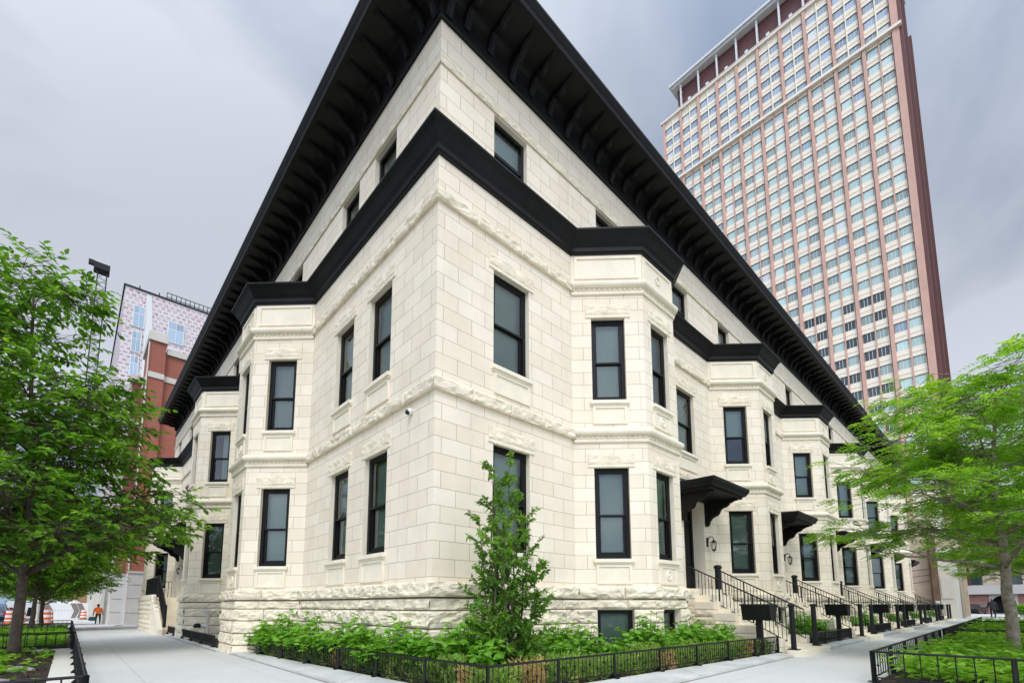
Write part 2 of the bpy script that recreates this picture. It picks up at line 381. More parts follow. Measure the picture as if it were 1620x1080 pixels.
def offset_path(pts, o):
    res = []
    for i, p in enumerate(pts):
        p = Vector((p[0], p[1], 0))
        if i == 0: f = Fr(pts[0], pts[1]); res.append(p + f.n * o); continue
        if i == len(pts) - 1: f = Fr(pts[-2], pts[-1]); res.append(p + f.n * o); continue
        n1 = Fr(pts[i - 1], pts[i]).n; n2 = Fr(pts[i], pts[i + 1]).n
        m = (n1 + n2); m = m / (1 + n1.dot(n2)) if (1 + n1.dot(n2)) > 1e-6 else n1
        res.append(p + m * o)
    return res
def sweep(mb, pts, prof, m=0, caps=True):
    rows = [[Vector((q.x, q.y, z)) for q in offset_path(pts, o)] for o, z in prof]
    cols = list(zip(*rows))
    for a in range(len(pts) - 1):
        for k in range(len(prof) - 1):
            mb.face([rows[k][a], rows[k][a + 1], rows[k + 1][a + 1], rows[k + 1][a]], m)
    if caps:
        mb.face(list(cols[0]), m); mb.face(list(cols[-1])[::-1], m)
def turn_ext(i):                # tangent of half the turn at path corner i (positive = convex)
    if i <= 0 or i >= len(path) - 1: return 0
    a, c = segs[i - 1], segs[i]
    t = math.atan2(a.d.cross(c.d).z, a.d.dot(c.d))
    return math.tan(t / 2)

# --- openings --------------------------------------------------------------
F1, F2, F4 = (2.57, 4.57), (6.07, 8.03), (10.06, 11.40)
RV = 0.10
openings = [[] for _ in segs]
winspec = []
def add_win(si, u0, w, zr, style='std', floor=1):
    openings[si].append((u0, u0 + w, zr[0], zr[1], RV))
    winspec.append((si, u0, w, zr, style, floor))
upper = []                      # storey above the bays: chord frames with their own openings
for i, (k, f) in enumerate(zip(kinds, segs)):
    if k == 'cantA':            # canted face nearer the corner (the one seen)
        if f.a.y < -0.01 or f.b.y < -0.01 or f.a.y < 0.01 and f.a.x > 1: u = 0.43
        else: u = f.L - 0.43 - 0.75
        for zr in (F1, F2): add_win(i, u, 0.75, zr)
        if f.a.x > 1: add_win(i, u, 0.75, (0.62, 1.50), 'base', 0)
    elif k == 'cantB':
        u = f.L / 2 - 0.375
        for zr in (F1, F2): add_win(i, u, 0.75, zr)
    elif k == 'front':
        u = f.L / 2 - 0.375
        for zr in (F1, F2): add_win(i, u, 0.75, zr, 'front')
        if f.a.x > 1: add_win(i, u, 0.75, (0.62, 1.50), 'base', 0)
doors = []
for i, (k, f) in enumerate(zip(kinds, segs)):
    if k != 'flat': continue
    if f.a.x < 0.01 and f.b.x < 0.01:                        # left-hand street
        ya, yb = f.a.y, f.b.y
        if yb < 0.01:                                        # between corner and first bay
            for y0 in (1.58, 3.29):
                for zr in (F1, F2): add_win(i, ya - y0 - 0.93, 0.93, zr)
                add_win(i, ya - y0 - 0.93, 0.93, F4, 'top', 4)
        elif ya - yb > 6:                                    # long recess with two entrances
            for yc in (17.9, 23.9):
                add_win(i, ya - yc - 0.5, 1.0, F2)
                add_win(i, ya - yc - 0.5, 1.0, F4, 'top', 4)
                openings[i].append((ya - yc - 0.64, ya - yc + 0.64, 2.05, 4.6, 0.42)); doors.append((i, ya - yc))
            add_win(i, ya - 20.9 - 0.4, 0.8, F1)
            add_win(i, ya - 20.9 - 0.4, 0.8, F2)
        elif ya - yb > 2:
            for zr in (F1, F2): add_win(i, (ya - yb) / 2 - 0.5, 1.0, zr)
            add_win(i, (ya - yb) / 2 - 0.5, 1.0, F4, 'top', 4)
    else:
        if f.a.x < 0.01:                                     # corner to first bay
            for zr in (F1, F2): add_win(i, 1.29, 0.95, zr)
            add_win(i, 1.29, 0.92, F4, 'top', 4)
        else:
            add_win(i, 1.13, 1.06, F2)
            add_win(i, 1.13, 0.98, F4, 'top', 4)
            uc = 1.86
            openings[i].append((uc - 0.64, uc + 0.64, 2.05, 4.6, 0.42)); doors.append((i, uc))

def wall_seg(mb, fr, z0, z1, ops, uoff, m=0, mj=1, uvs=(1, 1)):
    us = sorted({0.0, fr.L} | {o[0] for o in ops} | {o[1] for o in ops})
    zs = sorted({z0, z1} | {z for o in ops for z in (o[2], o[3]) if z0 < z < z1})
    for a, c in zip(us, us[1:]):
        for e, g in zip(zs, zs[1:]):
            um, zm = (a + c) / 2, (e + g) / 2
            if any(o[0] < um < o[1] and o[2] < zm < o[3] for o in ops): continue
            mb.face([fr.pt(a, 0, e), fr.pt(c, 0, e), fr.pt(c, 0, g), fr.pt(a, 0, g)], m,
                    [(uoff + a, e - 0.0125), (uoff + c, e - 0.0125), (uoff + c, g - 0.0125), (uoff + a, g - 0.0125)])
    for u0, u1, za, zb, d in ops:
        P = lambda u, o, z: fr.pt(u, o, z)
        mb.face([P(u0, 0, za), P(u0, 0, zb), P(u0, -d - .06, zb), P(u0, -d - .06, za)], mj)
        mb.face([P(u1, 0, za), P(u1, -d - .06, za), P(u1, -d - .06, zb), P(u1, 0, zb)], mj)
        mb.face([P(u0, 0, zb), P(u1, 0, zb), P(u1, -d - .06, zb), P(u0, -d - .06, zb)], mj)
        mb.face([P(u0, 0, za), P(u0, -d - .06, za), P(u1, -d - .06, za), P(u1, 0, za)], mj)
wb = MB(); uo = 0.0
for i, (k, f) in enumerate(zip(kinds, segs)):
    wall_seg(wb, f, 0.2, Z2 if k == 'flat' else 9.93, openings[i], uo)
    uo += f.L
# storey above the bays
for k in range(NU):
    x = BAY0 + UNIT * k
    f = Fr((x, 0), (x + BW, 0)); f.a.z = 0
    ops = [(1.0, 1.92, F4[0], F4[1], RV)]
    wall_seg(wb, f, 9.93, Z2, ops, x); upper.append((f, 1.0, 0.92))
for y in left_bays:
    f = Fr((0, y + BW), (0, y))
    ops = [(BW - 1.2 - 0.92, BW - 1.2, F4[0], F4[1], RV)]
    wall_seg(wb, f, 9.93, Z2, ops, ENDY - y - BW); upper.append((f, BW - 1.2 - 0.92, 0.92))
# hidden back and end walls
for a, c in (((ENDX, 0), (ENDX, 13)), ((ENDX, 13), (13, 13)), ((13, 13), (13, ENDY)), ((13, ENDY), (0, ENDY))):
    f = Fr(a, c); wall_seg(wb, f, 0.2, Z2, [], 0)
wb.build('wall', ['ashlar', 'jamb'], row, recalc=False)
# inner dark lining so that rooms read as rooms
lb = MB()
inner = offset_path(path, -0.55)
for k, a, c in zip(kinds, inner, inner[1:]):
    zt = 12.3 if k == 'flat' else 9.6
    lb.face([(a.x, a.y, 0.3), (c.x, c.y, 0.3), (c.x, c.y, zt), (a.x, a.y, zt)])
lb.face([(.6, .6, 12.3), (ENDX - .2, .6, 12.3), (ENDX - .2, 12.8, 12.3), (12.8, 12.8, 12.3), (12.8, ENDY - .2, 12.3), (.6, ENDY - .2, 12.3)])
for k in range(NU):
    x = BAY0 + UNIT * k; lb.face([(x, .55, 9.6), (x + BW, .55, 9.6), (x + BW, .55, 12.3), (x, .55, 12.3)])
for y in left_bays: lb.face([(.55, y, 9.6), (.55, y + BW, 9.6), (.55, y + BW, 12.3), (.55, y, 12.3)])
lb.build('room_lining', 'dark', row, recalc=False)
# bay roofs
rb = MB()
for k in range(NU): rb.face([(x, y, 9.93) for x, y in bay_pts_r(BAY0 + UNIT * k)])
for y in left_bays: rb.face([(x, yy, 9.93) for x, yy in bay_pts_l(y)])
rb.build('bay_roof', 'black', row)
rb = MB()
rb.face([(-0.9, -0.9, 13.17), (ENDX + .2, -0.9, 13.17), (ENDX + .2, 13, 13.17), (13, 13, 13.17), (13, ENDY + .2, 13.17), (-0.9, ENDY + .2, 13.17)])
rb.build('flat_roof', 'black', row)

# --- rock faced stone -------------------------------------------------------
def rock_block(mb, P, u0, u1, z0, z1, proj, e0=0.0, e1=0.0, step=0.05, amp=0.05, m=0, base=0.0, edge=0.72):
    """P(u,o,z) -> point. e0/e1: mitre slopes at the ends (u shift per unit projection)."""
    nu = max(2, int(round((u1 - u0) / step))); nz = max(2, int(round((z1 - z0) / step)))
    sx = random.uniform(-99, 99)
    rows = []
    for j in range(nz + 1):
        r = []
        for i in range(nu + 1):
            a = i / nu; c = j / nz
            u = u0 + (u1 - u0) * a; z = z0 + (z1 - z0) * c
            du = min(u - u0, u1 - u) ; dz = min(z - z0, z1 - z)
            din = min(du if not (e0 and a < .5 or e1 and a >= .5) else 9, dz)
            if din < 1e-6 or j in (0, nz) or (i == 0 and not e0) or (i == nu and not e1):
                o = proj * edge
            else:
                n1 = noise.noise(Vector((u * 4.1 + sx, z * 6.0, sx)))
                n2 = noise.noise(Vector((u * 14 + sx, z * 19, sx + 7)))
                n3 = abs(noise.noise(Vector((u * 4.5 + z * 4 + sx, z * 9 - u * 2, sx - 9))))
                ramp = min(1, din / 0.035)
                o = proj * edge + (proj * (1 - edge)) * ramp + ramp * amp * (0.95 * n1 + 0.30 * n2 - 1.15 * n3 + .15)
                o = max(o, proj * .3)
            uu = u + ((-e0 * o) * (1 - a) + (e1 * o) * a if (e0 or e1) else 0)
            r.append(P(uu, o + base, z))
        rows.append(r)
    mb.grid(rows, m)
    # returns to the wall on the four sides
    for edge_pts, zz_ in ((rows[0], None), (rows[-1], None)):
        back = []
        for i, q in enumerate(edge_pts):
            a = i / nu
            back.append(P(u0 + (u1 - u0) * a, 0, z0 if edge_pts is rows[0] else z1))
        mb.grid([back, edge_pts], m)
    if not e0: mb.face([rows[0][0], rows[-1][0], P(u0, 0, z1), P(u0, 0, z0)], m)
    if not e1: mb.face([rows[0][-1], rows[-1][-1], P(u1, 0, z1), P(u1, 0, z0)], m)
def rock_course(mb, i, z0, z1, proj, lmin, lmax, ops=(), amp=0.045, gap=0.006, ucut=None):
    f = segs[i]; near = min((f.a - CAM).length, (f.b - CAM).length)
    step = 0.032 if near < 14 else (0.09 if near < 26 else 0.16)
    e0 = turn_ext(i); e1 = turn_ext(i + 1)
    u = 0.0; Lr = f.L
    cuts = [0.0]
    while cuts[-1] < Lr - lmax * 0.9: cuts.append(cuts[-1] + random.uniform(lmin, lmax))
    if Lr - cuts[-1] < lmin * 0.5 and len(cuts) > 1: cuts[-1] = Lr
    else: cuts.append(Lr)
    spans = list(zip(cuts, cuts[1:]))
    for (a, c, za, zb) in ops:
        if zb <= z0 + .01 or za >= z1 - .01: continue
        ns_ = []
        for p, q in spans:
            if q <= a or p >= c: ns_.append((p, q)); continue
            if p < a: ns_.append((p, a))
            if q > c: ns_.append((c, q))
        spans = ns_
    for p, q in spans:
        if q - p < 0.03: continue
        s0 = e0 if p < 1e-6 else 0; s1 = e1 if q > Lr - 1e-6 else 0
        rock_block(mb, f.pt, p + (0 if p < 1e-6 else gap / 2), q - (0 if q > Lr - 1e-6 else gap / 2), z0 + gap / 2, z1 - gap / 2, proj, s0, s1, step, amp)
pb = MB()
for i, f in enumerate(segs):
    ops = [(o[0], o[1], o[2], o[3]) for o in openings[i] if o[2] < 1.2]
    ops += [(o[0] - .02, o[1] + .02, 0, 2.1) for o in openings[i] if 2.0 < o[2] < 2.2]
    rock_course(pb, i, 1.735, 1.985, 0.12, 0.6, 1.05, ops, 0.045, 0.01)
    rock_course(pb, i, 1.525, 1.712, 0.07, 0.5, 1.1, ops, 0.045, 0.012)
    rock_course(pb, i, 1.235, 1.515, 0.08, 0.45, 1.0, ops, 0.055, 0.014)
    rock_course(pb, i, 0.925, 1.225, 0.08, 0.5, 1.0, ops, 0.045, 0.014)
    rock_course(pb, i, 0.64, 0.915, 0.08, 0.5, 1.0, ops, 0.045, 0.014)
    rock_course(pb, i, 0.30, 0.63, 0.085, 0.5, 1.0, ops, 0.03, 0.012)
pb.build('plinth', 'rough', row)
jo = offset_path(path, .018)
for i, f in enumerate(segs):                      # bed joints behind the rock faces
    g_ = Fr(jo[i], jo[i + 1]); sh = (g_.a - f.a).dot(f.d)
    spans = [(0, g_.L)]
    for o in openings[i]:
        if o[2] < 2.2:
            a_, c_ = o[0] - sh, o[1] - sh
            spans = [s for p, q in spans for s in ([(p, q)] if q <= a_ or p >= c_ else [(p, a_), (c_, q)]) if s[1] - s[0] > .02]
    for p, q in spans:
        jb = MB(); jb.face([g_.pt(p, 0, .25), g_.pt(q, 0, .25), g_.pt(q, 0, 1.97), g_.pt(p, 0, 1.97)])
        jb.build('plinth_joint', 'joint', row)
for i, (k, f) in enumerate(zip(kinds, segs)):
    if k == 'flat':
        for z0, z1, pj in ((5.19, 5.42, .085), (8.67, 8.89, .08)):
            sb = MB(); rock_course(sb, i, z0, z1, pj, 0.75, 1.2, [], 0.028); sb.build('string_course', 'rough', row)
sb = MB()
for (a, c) in (((0, ENDY), (0, 0)), ((0, 0), (ENDX, 0))):
    f = Fr(a, c); n = int(f.L / 1.0)
    for j in range(n):
        u0, u1 = f.L * j / n, f.L * (j + 1) / n
        d = (f.pt((u0 + u1) / 2, 0, 0) - CAM).length
        end0 = 1.0 if (j == 0 and a == (0, 0)) else 0; end1 = 1.0 if (j == n - 1 and c == (0, 0)) else 0
        rock_block(sb, f.pt, u0, u1 - .004, 11.43, 11.61, 0.042, end0, end1, 0.035 if d < 18 else 0.12, 0.028)
sb.build('head_course', 'rough', row)

# --- smooth bay mouldings -----------------------------------------------------
def bay_lists():
    for k in range(NU): yield bay_pts_r(BAY0 + UNIT * k)
    for y in left_bays: yield bay_pts_l(y)
for pts in bay_lists():
    for (za, zb) in ((5.12, 5.44), (8.58, 8.93)):
        b = MB(); h = zb - za
        prof = [(0, za), (.035, za), (.045, za + .03), (.045, za + .06), (.02, za + .07), (.025, za + .14)]
        for q in range(7):
            t = -math.pi / 2 + math.pi * q / 6
            prof.append((.045 + .085 * math.cos(t), za + .225 + .085 * math.sin(t)))
        prof += [(.03, zb - .01), (0, zb)]
        sweep(b, pts, prof)
        for fa in range(3):
            f = Fr(pts[fa], pts[fa + 1]); n = int(f.L / 0.11)
            for j in range(n):
                u = (j + .5) * f.L / n
                b.fbox(f, u - .018, u + .018, .01, .055, za + .085, za + .135)
        b.build('bay_moulding', 'smooth', row)
    b = MB()                                         # framed parapet panels
    for fa in range(3):
        f = Fr(pts[fa], pts[fa + 1]); L = f.L
        t0, t1 = .07, L - .07; za, zb = 8.97, 9.52
        for (u0, u1, y0, y1) in ((t0, t1, zb - .06, zb), (t0, t1, za, za + .05), (t0, t0 + .07, za + .05, zb - .06), (t1 - .07, t1, za + .05, zb - .06)):
            b.fbox(f, u0, u1, 0.001, .03, y0, y1)
        b.face([f.pt(0, .006, za - .03), f.pt(L, .006, za - .03), f.pt(L, .006, 9.6), f.pt(0, .006, 9.6)])
        if fa == 1:
            for q in range(10):
                a0 = 2 * math.pi * q / 10; c_ = (L / 2 + .09 * math.cos(a0), 9.24 + .09 * math.sin(a0))
                b.fbox(f, c_[0] - .025, c_[0] + .025, .007, .03, c_[1] - .025, c_[1] + .025)
    b.build('parapet_panel', 'smooth', row)
# --- black belt cornice and roof cornice -----------------------------------------
b = MB()
prof = [(.002, 9.56), (.035, 9.56), (.04, 9.60), (.075, 9.615), (.08, 9.70), (.10, 9.73), (.135, 9.77), (.175, 9.83), (.225, 9.90), (.29, 9.965), (.305, 9.972), (.305, 10.012), (.27, 10.03), (.0, 10.05)]
sweep(b, path, prof); b.build('belt_cornice', 'black', row)
b = MB()
cpath = [(0, ENDY + .02), (0, 0), (ENDX, 0)]
prof = [(.002, 12.345), (.05, 12.345), (.06, 12.385), (.045, 12.41), (.03, 12.43), (.035, 12.70), (.05, 12.80), (.09, 12.88), (.16, 12.945), (.22, 12.96), (.86, 12.96), (.865, 12.93), (.905, 12.93), (.925, 13.0), (.96, 13.05), (1.0, 13.12), (1.01, 13.13), (1.01, 13.18), (0, 13.2)]
sweep(b, cpath, prof); b.build('roof_cornice', 'black', row)
cornice = bpy.data.objects['roof_cornice']
def bracket_mesh(big):
    w = 0.065
    zb = 12.47 if big else 12.60
    pr = [(.03, zb), (.06, zb - .01), (.10, zb + .03), (.13, zb + .11), (.17, zb + .19), (.25, zb + .24), (.36, zb + .26 if big else zb + .2), (.44, 12.80), (.50, 12.87), (.62, 12.90), (.74, 12.925), (.80, 12.955), (.03, 12.955)]
    m = MB(); m.prism([(o, z) for o, z in pr], lambda o, z, s: (-w + 2 * w * s, -o, z))
    m.prism([(o * 1.0 + .012, z - .012) for o, z in pr[1:-2]] + [(.5, 12.95), (.1, 12.95)], lambda o, z, s: (-w * .45 + 2 * w * .45 * s, -o, z))
    return m.mesh('bracket', ['black'])
bm0, bm1 = bracket_mesh(False), bracket_mesh(True)
rest = MB(); cnt = 0
fR, fL = Fr((0, 0), (ENDX, 0)), Fr((0, ENDY), (0, 0))
pos = []
for f, rev in ((fR, False), (fL, True)):
    j = 0; u = 0.12
    while u < f.L - .1:
        pos.append((f, f.L - u if rev else u, j % 3 == 0)); j += 1; u += 0.585 if j > 1 else .42
pos.sort(key=lambda q: (q[0].pt(q[1], 0, 12) - CAM).length)
for f, u, big in pos[:100]:
    link('bracket', bm1 if big else bm0, cornice, f.pt(u, 0, 0), f.ang)
for f, u, big in pos[100:]:
    rest.fbox(f, u - .06, u + .06, .03, .16, 12.62, 12.95); rest.fbox(f, u - .06, u + .06, .16, .45, 12.80, 12.95); rest.fbox(f, u - .06, u + .06, .45, .75, 12.89, 12.95)
o = rest.build('bracket', 'black', cornice); o['kind'] = 'stuff'

# --- windows -----------------------------------------------------------------------
_cache = {}
def local(u, o, z): return Vector((u, -o, z))
def win_meshes(w, h, style):
    key = (round(w, 3), round(h, 3), style)
    if key in _cache: return _cache[key]
    f = MB(); t = 0.078; d0, d1 = RV, RV + .09
    f.box((0, d0, 0), (t, d1, h)); f.box((w - t, d0, 0), (w, d1, h)); f.box((t, d0, h - t), (w - t, d1, h)); f.box((t, d0, 0), (w - t, d1, t * 1.1))
    P = []
    if style in ('std', 'front'):
        mid = h * 0.48; s = .056
        # lower sash (inner plane), upper sash (outer plane)
        f.box((t, d0 + .045, t * 1.1), (t + s, d0 + .085, mid + .02)); f.box((w - t - s, d0 + .045, t * 1.1), (w - t, d0 + .085, mid + .02))
        f.box((t + s, d0 + .045, t * 1.1), (w - t - s, d0 + .085, t * 1.1 + .075)); f.box((t + s, d0 + .045, mid - .03), (w - t - s, d0 + .085, mid + .02))
        f.box((t, d0 + .008, mid - .025), (t + s * .8, d0 + .042, h - t)); f.box((w - t - s * .8, d0 + .008, mid - .025), (w - t, d0 + .042, h - t))
        f.box((t + s * .8, d0 + .008, h - t - .045), (w - t - s * .8, d0 + .042, h - t)); f.box((t + s * .8, d0 + .008, mid - .025), (w - t - s * .8, d0 + .042, mid + .015))
        P = [((t + s, d0 + .065, t * 1.1 + .075), (w - t - s, mid - .03)), ((t + s * .8, d0 + .025, mid + .015), (w - t - s * .8, h - t - .045))]
    elif style == 'top':
        s = .035
        f.box((t, d0 + .02, .60), (w - t, d0 + .07, .67))
        P = [((t, d0 + .04, t * 1.1), (w - t, .60)), ((t, d0 + .04, .67), (w - t, h - t))]
    else:
        P = [((t, d0 + .04, t * 1.1), (w - t, h - t))]
    g = []
    for (x0, y, z0), (x1, z1) in P:
        q = MB(); q.face([(x0, y, z0), (x1, y, z0), (x1, y, z1), (x0, y, z1)]); g.append(q.mesh('pane', ['glass'], recalc=False))
    res = dict(frame=f.mesh('window', ['frame']), panes=g)
    if style in ('std', 'front'):
        q = MB()
        q.box((-.055, -.075, -.075), (w + .055, RV + .03, -.0)); q.box((-.035, -.04, -.115), (w + .035, .0, -.075))
        res['sill'] = q.mesh('sill', ['smooth'])
        q = MB(); za, zb = -.53, -.118
        for bx in (((0, -.03, zb - .05), (w, -.001, zb)), ((0, -.03, za), (w, -.001, za + .045)), ((0, -.03, za + .045), (.06, -.001, zb - .05)), ((w - .06, -.03, za + .045), (w, -.001, zb - .05))):
            q.box(*bx)
        q.face([(.06, -.006, za + .04), (w - .06, -.006, za + .04), (w - .06, -.006, zb - .04), (.06, -.006, zb - .04)])
        if style == 'front':
            c = (w / 2, (za + zb) / 2)
            q.grid([[(c[0] + r_ * math.cos(a / 12 * 2 * math.pi), -.006 - o_, c[1] + r_ * math.sin(a / 12 * 2 * math.pi)) for a in range(13)] for r_, o_ in ((.12, 0), (.11, .03), (.085, .03), (.075, .012), (.04, .012), (.03, .035), (0.001, .04))])
        res['apron_panel'] = q.mesh('apron_panel', ['smooth'])
        ls = []
        for v in range(3):
            q = MB(); rock_block(q, local, -.125, w + .125, h + .065, h + .30, .034, 0, 0, .022, .015, 0)
            q.box((-.125, -.022, h + .002), (w + .125, -.001, h + .062), 1)
            n = int(w / .055)
            for j in range(n):
                x = (j + .5) * w / n
                q.hexa([(x - .018, -.035, h - .022), (x + .008, -.035, h - .022), (x + .008, -.0005, h - .022), (x - .018, -.0005, h - .022),
                        (x - .006, -.04, h + .03), (x + .02, -.04, h + .03), (x + .02, -.001, h + .03), (x - .006, -.001, h + .03)], 1)
            ls.append(q.mesh('lintel', ['rough', 'smooth']))
        res['lintel'] = ls
    bl = MB(); bl.box((t * .6, d1 + .05, h * .0), (w - t * .6, d1 + .058, h))
    res['blind'] = bl.mesh('roller_blind', ['blind'])
    half = MB(); half.box((t * .6, d1 + .05, h * .48), (w - t * .6, d1 + .058, h))
    res['half'] = half.mesh('roller_blind', ['blind'])
    cu = MB()
    cols = 26; amp = .02
    for (x0, x1) in ((w * .42, w - t * .5),):
        cu.grid([[(x0 + (x1 - x0) * i / cols, d1 + .10 + amp * math.sin(i * 1.7), z) for i in range(cols + 1)] for z in (0, h)])
    res['curtain'] = cu.mesh('curtain', ['curtain'], smooth=True)
    _cache[key] = res
    return res
def put_window(fr, u0, w, zr, style):
    h = zr[1] - zr[0]; mm_ = win_meshes(w, h, style)
    wn = link('window', mm_['frame'], row, fr.pt(u0, 0, zr[0]), fr.ang)
    for p in mm_['panes']: link('pane', p, wn)
    if 'sill' in mm_:
        link('sill', mm_['sill'], wn); link('apron_panel', mm_['apron_panel'], wn); link('lintel', random.choice(mm_['lintel']), wn)
    r = random.random()
    dist = (fr.pt(u0, 0, 3) - CAM).length
    if style == 'base' or dist < 12.3 or r < (.8 if dist < 14.5 else .6): link('roller_blind', mm_['blind'], wn)
    elif r < .84 and style != 'top': link('curtain', mm_['curtain'], wn)
    elif style == 'top': link('curtain', mm_['curtain'], wn)
    else: link('roller_blind', mm_['half'], wn)
for (si, u0, w, zr, style, fl) in winspec: put_window(segs[si], u0, w, zr, style)
for (f, u0, w) in upper: put_window(f, u0, w, F4, 'top')

# --- doors, canopies, stoops ----------------------------------------------------------
def door_mesh():
    b = MB(); w, h = 1.28, 2.55
    b.box((0, .36, 0), (.11, .44, h)); b.box((w - .11, .36, 0), (w, .44, h)); b.box((.11, .36, h - .1), (w - .11, .44, h)); b.box((.11, .37, 2.05), (w - .11, .43, 2.12))
    b.box((.11, .40, .02), (w - .11, .45, 2.05))
    for z0, z1 in ((.12, .62), (.76, 1.9)):
        for x0, x1 in ((.2, .6), (.68, 1.08)):
            b.box((x0, .385, z0), (x1, .40, z1)); b.box((x0 + .05, .378, z0 + .05), (x1 - .05, .385, z1 - .05))
    return b.mesh('door', ['frame'])
dm = door_mesh()
q = MB(); q.face([(.11, .41, 2.12), (1.17, .41, 2.12), (1.17, .41, 2.45), (.11, .41, 2.45)]); tm = q.mesh('transom_pane', ['glass'], recalc=False)
MT['steel'] = m_plain('brushed steel', (0.55, 0.55, 0.54), 0.3, 1.0)
q = MB(); q.tube([(.2, .34, .85), (.2, .34, 1.15)], .012); q.tube([(.2, .38, .87), (.2, .34, .87)], .009); q.tube([(.2, .38, 1.13), (.2, .34, 1.13)], .009); hm = q.mesh('door_handle', ['steel'])
def canopy_mesh():
    b = MB(); w, d = 2.3, 1.12
    def ring(e, z): return [(-e, e * 0 + .0, z), (-e, -d - e, z), (w + e, -d - e, z), (w + e, 0, z)]
    prof = [(-.10, 4.70), (-.10, 4.76), (-.02, 4.775), (-.02, 4.80), (.0, 4.82), (.02, 4.86), (.05, 4.91), (.055, 4.95), (.06, 4.955), (.06, 4.985)]
    rows = [ring(e, z) for e, z in prof]
    for a in range(len(rows) - 1):
        for k in range(3): b.face([rows[a][k], rows[a][k + 1], rows[a + 1][k + 1], rows[a + 1][k]])
    b.face(ring(-.10, 4.70)); 
    t = rows[-1]; rdg = [(.5, 0, 5.17), (.5, -d + .45, 5.12), (w - .5, -d + .45, 5.12), (w - .5, 0, 5.17)]
    for k in range(3): b.face([t[k], t[k + 1], rdg[k + 1], rdg[k]])
    b.face(rdg)
    return b.mesh('canopy', ['black'])
def canopy_bracket_mesh():
    pr = [(.0, 3.98), (.06, 3.98), (.10, 4.03), (.13, 4.12), (.19, 4.2), (.28, 4.25), (.36, 4.27), (.42, 4.33), (.46, 4.42), (.54, 4.48), (.64, 4.5), (.72, 4.56), (.74, 4.60), (.80, 4.605), (.85, 4.64), (.94, 4.65), (.98, 4.70), (0, 4.70)]
    b = MB(); b.prism(pr, lambda o, z, s: (-.07 + .14 * s, -o, z)); 
    b.prism([(o + .012, z - .008) for o, z in pr[1:-1]] + [(.5, 4.69), (.1, 4.69)], lambda o, z, s: (-.03 + .06 * s, -o, z))
    return b.mesh('canopy_bracket', ['black'])
cm, cbm = canopy_mesh(), canopy_bracket_mesh()
q = MB(); q.box((0, 0, 0), (.1, .02, .2)); q.box((.015, -.004, .03), (.085, 0, .17)); icm = q.mesh('intercom', ['iron'])
for si, uc in doors:
    f = segs[si]
    d_ = link('door', dm, row, f.pt(uc - .64, 0, 2.05), f.ang); link('transom_pane', tm, d_); link('door_handle', hm, d_)
    c_ = link('canopy', cm, row, f.pt(uc - 1.16, 0, 0), f.ang)
    for x in (.36, 1.94): link('canopy_bracket', cbm, c_, (x, 0, 0))
    link('intercom', icm, row, f.pt(uc + .645, -.2, 3.3), f.ang - math.pi / 2)

LC = MT['lampglass'] = m_glass('lantern glass', (0.8, 0.8, 0.78), 0.1)
def lantern_parts(t):
    b = MB(); b.prism([(-.05, -.14), (.05, -.14), (.06, 0), (.05, .14), (-.05, .14), (-.06, 0)], lambda x, z, s: (x, -.02 * s, z)); b.build('back_plate', 'iron', t)
    b = MB()
    b.tube([(0, -.02, .02), (0, -.06, .11), (0, -.11, .155), (0, -.17, .15), (0, -.20, .10), (0, -.20, .04)], .012, 6)
    b.tube([(0, -.06, .11), (0, -.05, .16), (0, -.09, .19), (0, -.11, .165)], .007, 5); b.build('arm', 'iron', t)
    b = MB(); b.lathe([(.0, .06), (.03, .055), (.035, .03), (.095, -.01), (.10, -.025), (.08, -.03)], 0, -.2, 6)
    for k in range(6):
        a = k * math.pi / 3
        b.tube([(.085 * math.cos(a), -.2 + .085 * math.sin(a), -.03), (.055 * math.cos(a), -.2 + .055 * math.sin(a), -.24)], .007, 4)
    b.lathe([(.07, -.235), (.075, -.245), (.05, -.265), (.015, -.29), (.02, -.31), (.0, -.33)], 0, -.2, 6); b.build('lantern_cage', 'iron', t)
    b = MB(); b.lathe([(.08, -.032), (.05, -.235)], 0, -.2, 6); b.build('lantern_glass', LC, t, recalc=False)
lan_lab = ['black wall lantern beside the nearest entrance on the right street', 'black wall lantern beside the second entrance of the right street', 'third black wall lantern along the right street', 'fourth black wall lantern along the right street', 'fifth black wall lantern along the right street', 'farthest black wall lantern along the right street', '', '']
base_l = None; ri = 0
for si, uc in doors:
    f = segs[si]
    left = f.a.x < .01
    if base_l is None:
        base_l = thing('wall_lantern', 'x', 'wall lantern', (0, 0, 0)); lantern_parts(base_l); t = base_l
    else: t = copy_tree(base_l)
    u = uc + .64 + .16
    t.location = f.pt(u, 0, 3.5); t.rotation_euler = (0, 0, f.ang)
    if left: lab = 'farther black wall lantern in the left street entrance recess' if uc < 4 else 'nearer black wall lantern in the left street entrance recess'
    else: lab = lan_lab[ri]; ri += 1
    tag(t, lab, 'wall lantern', 'black wall lanterns beside the entrances')

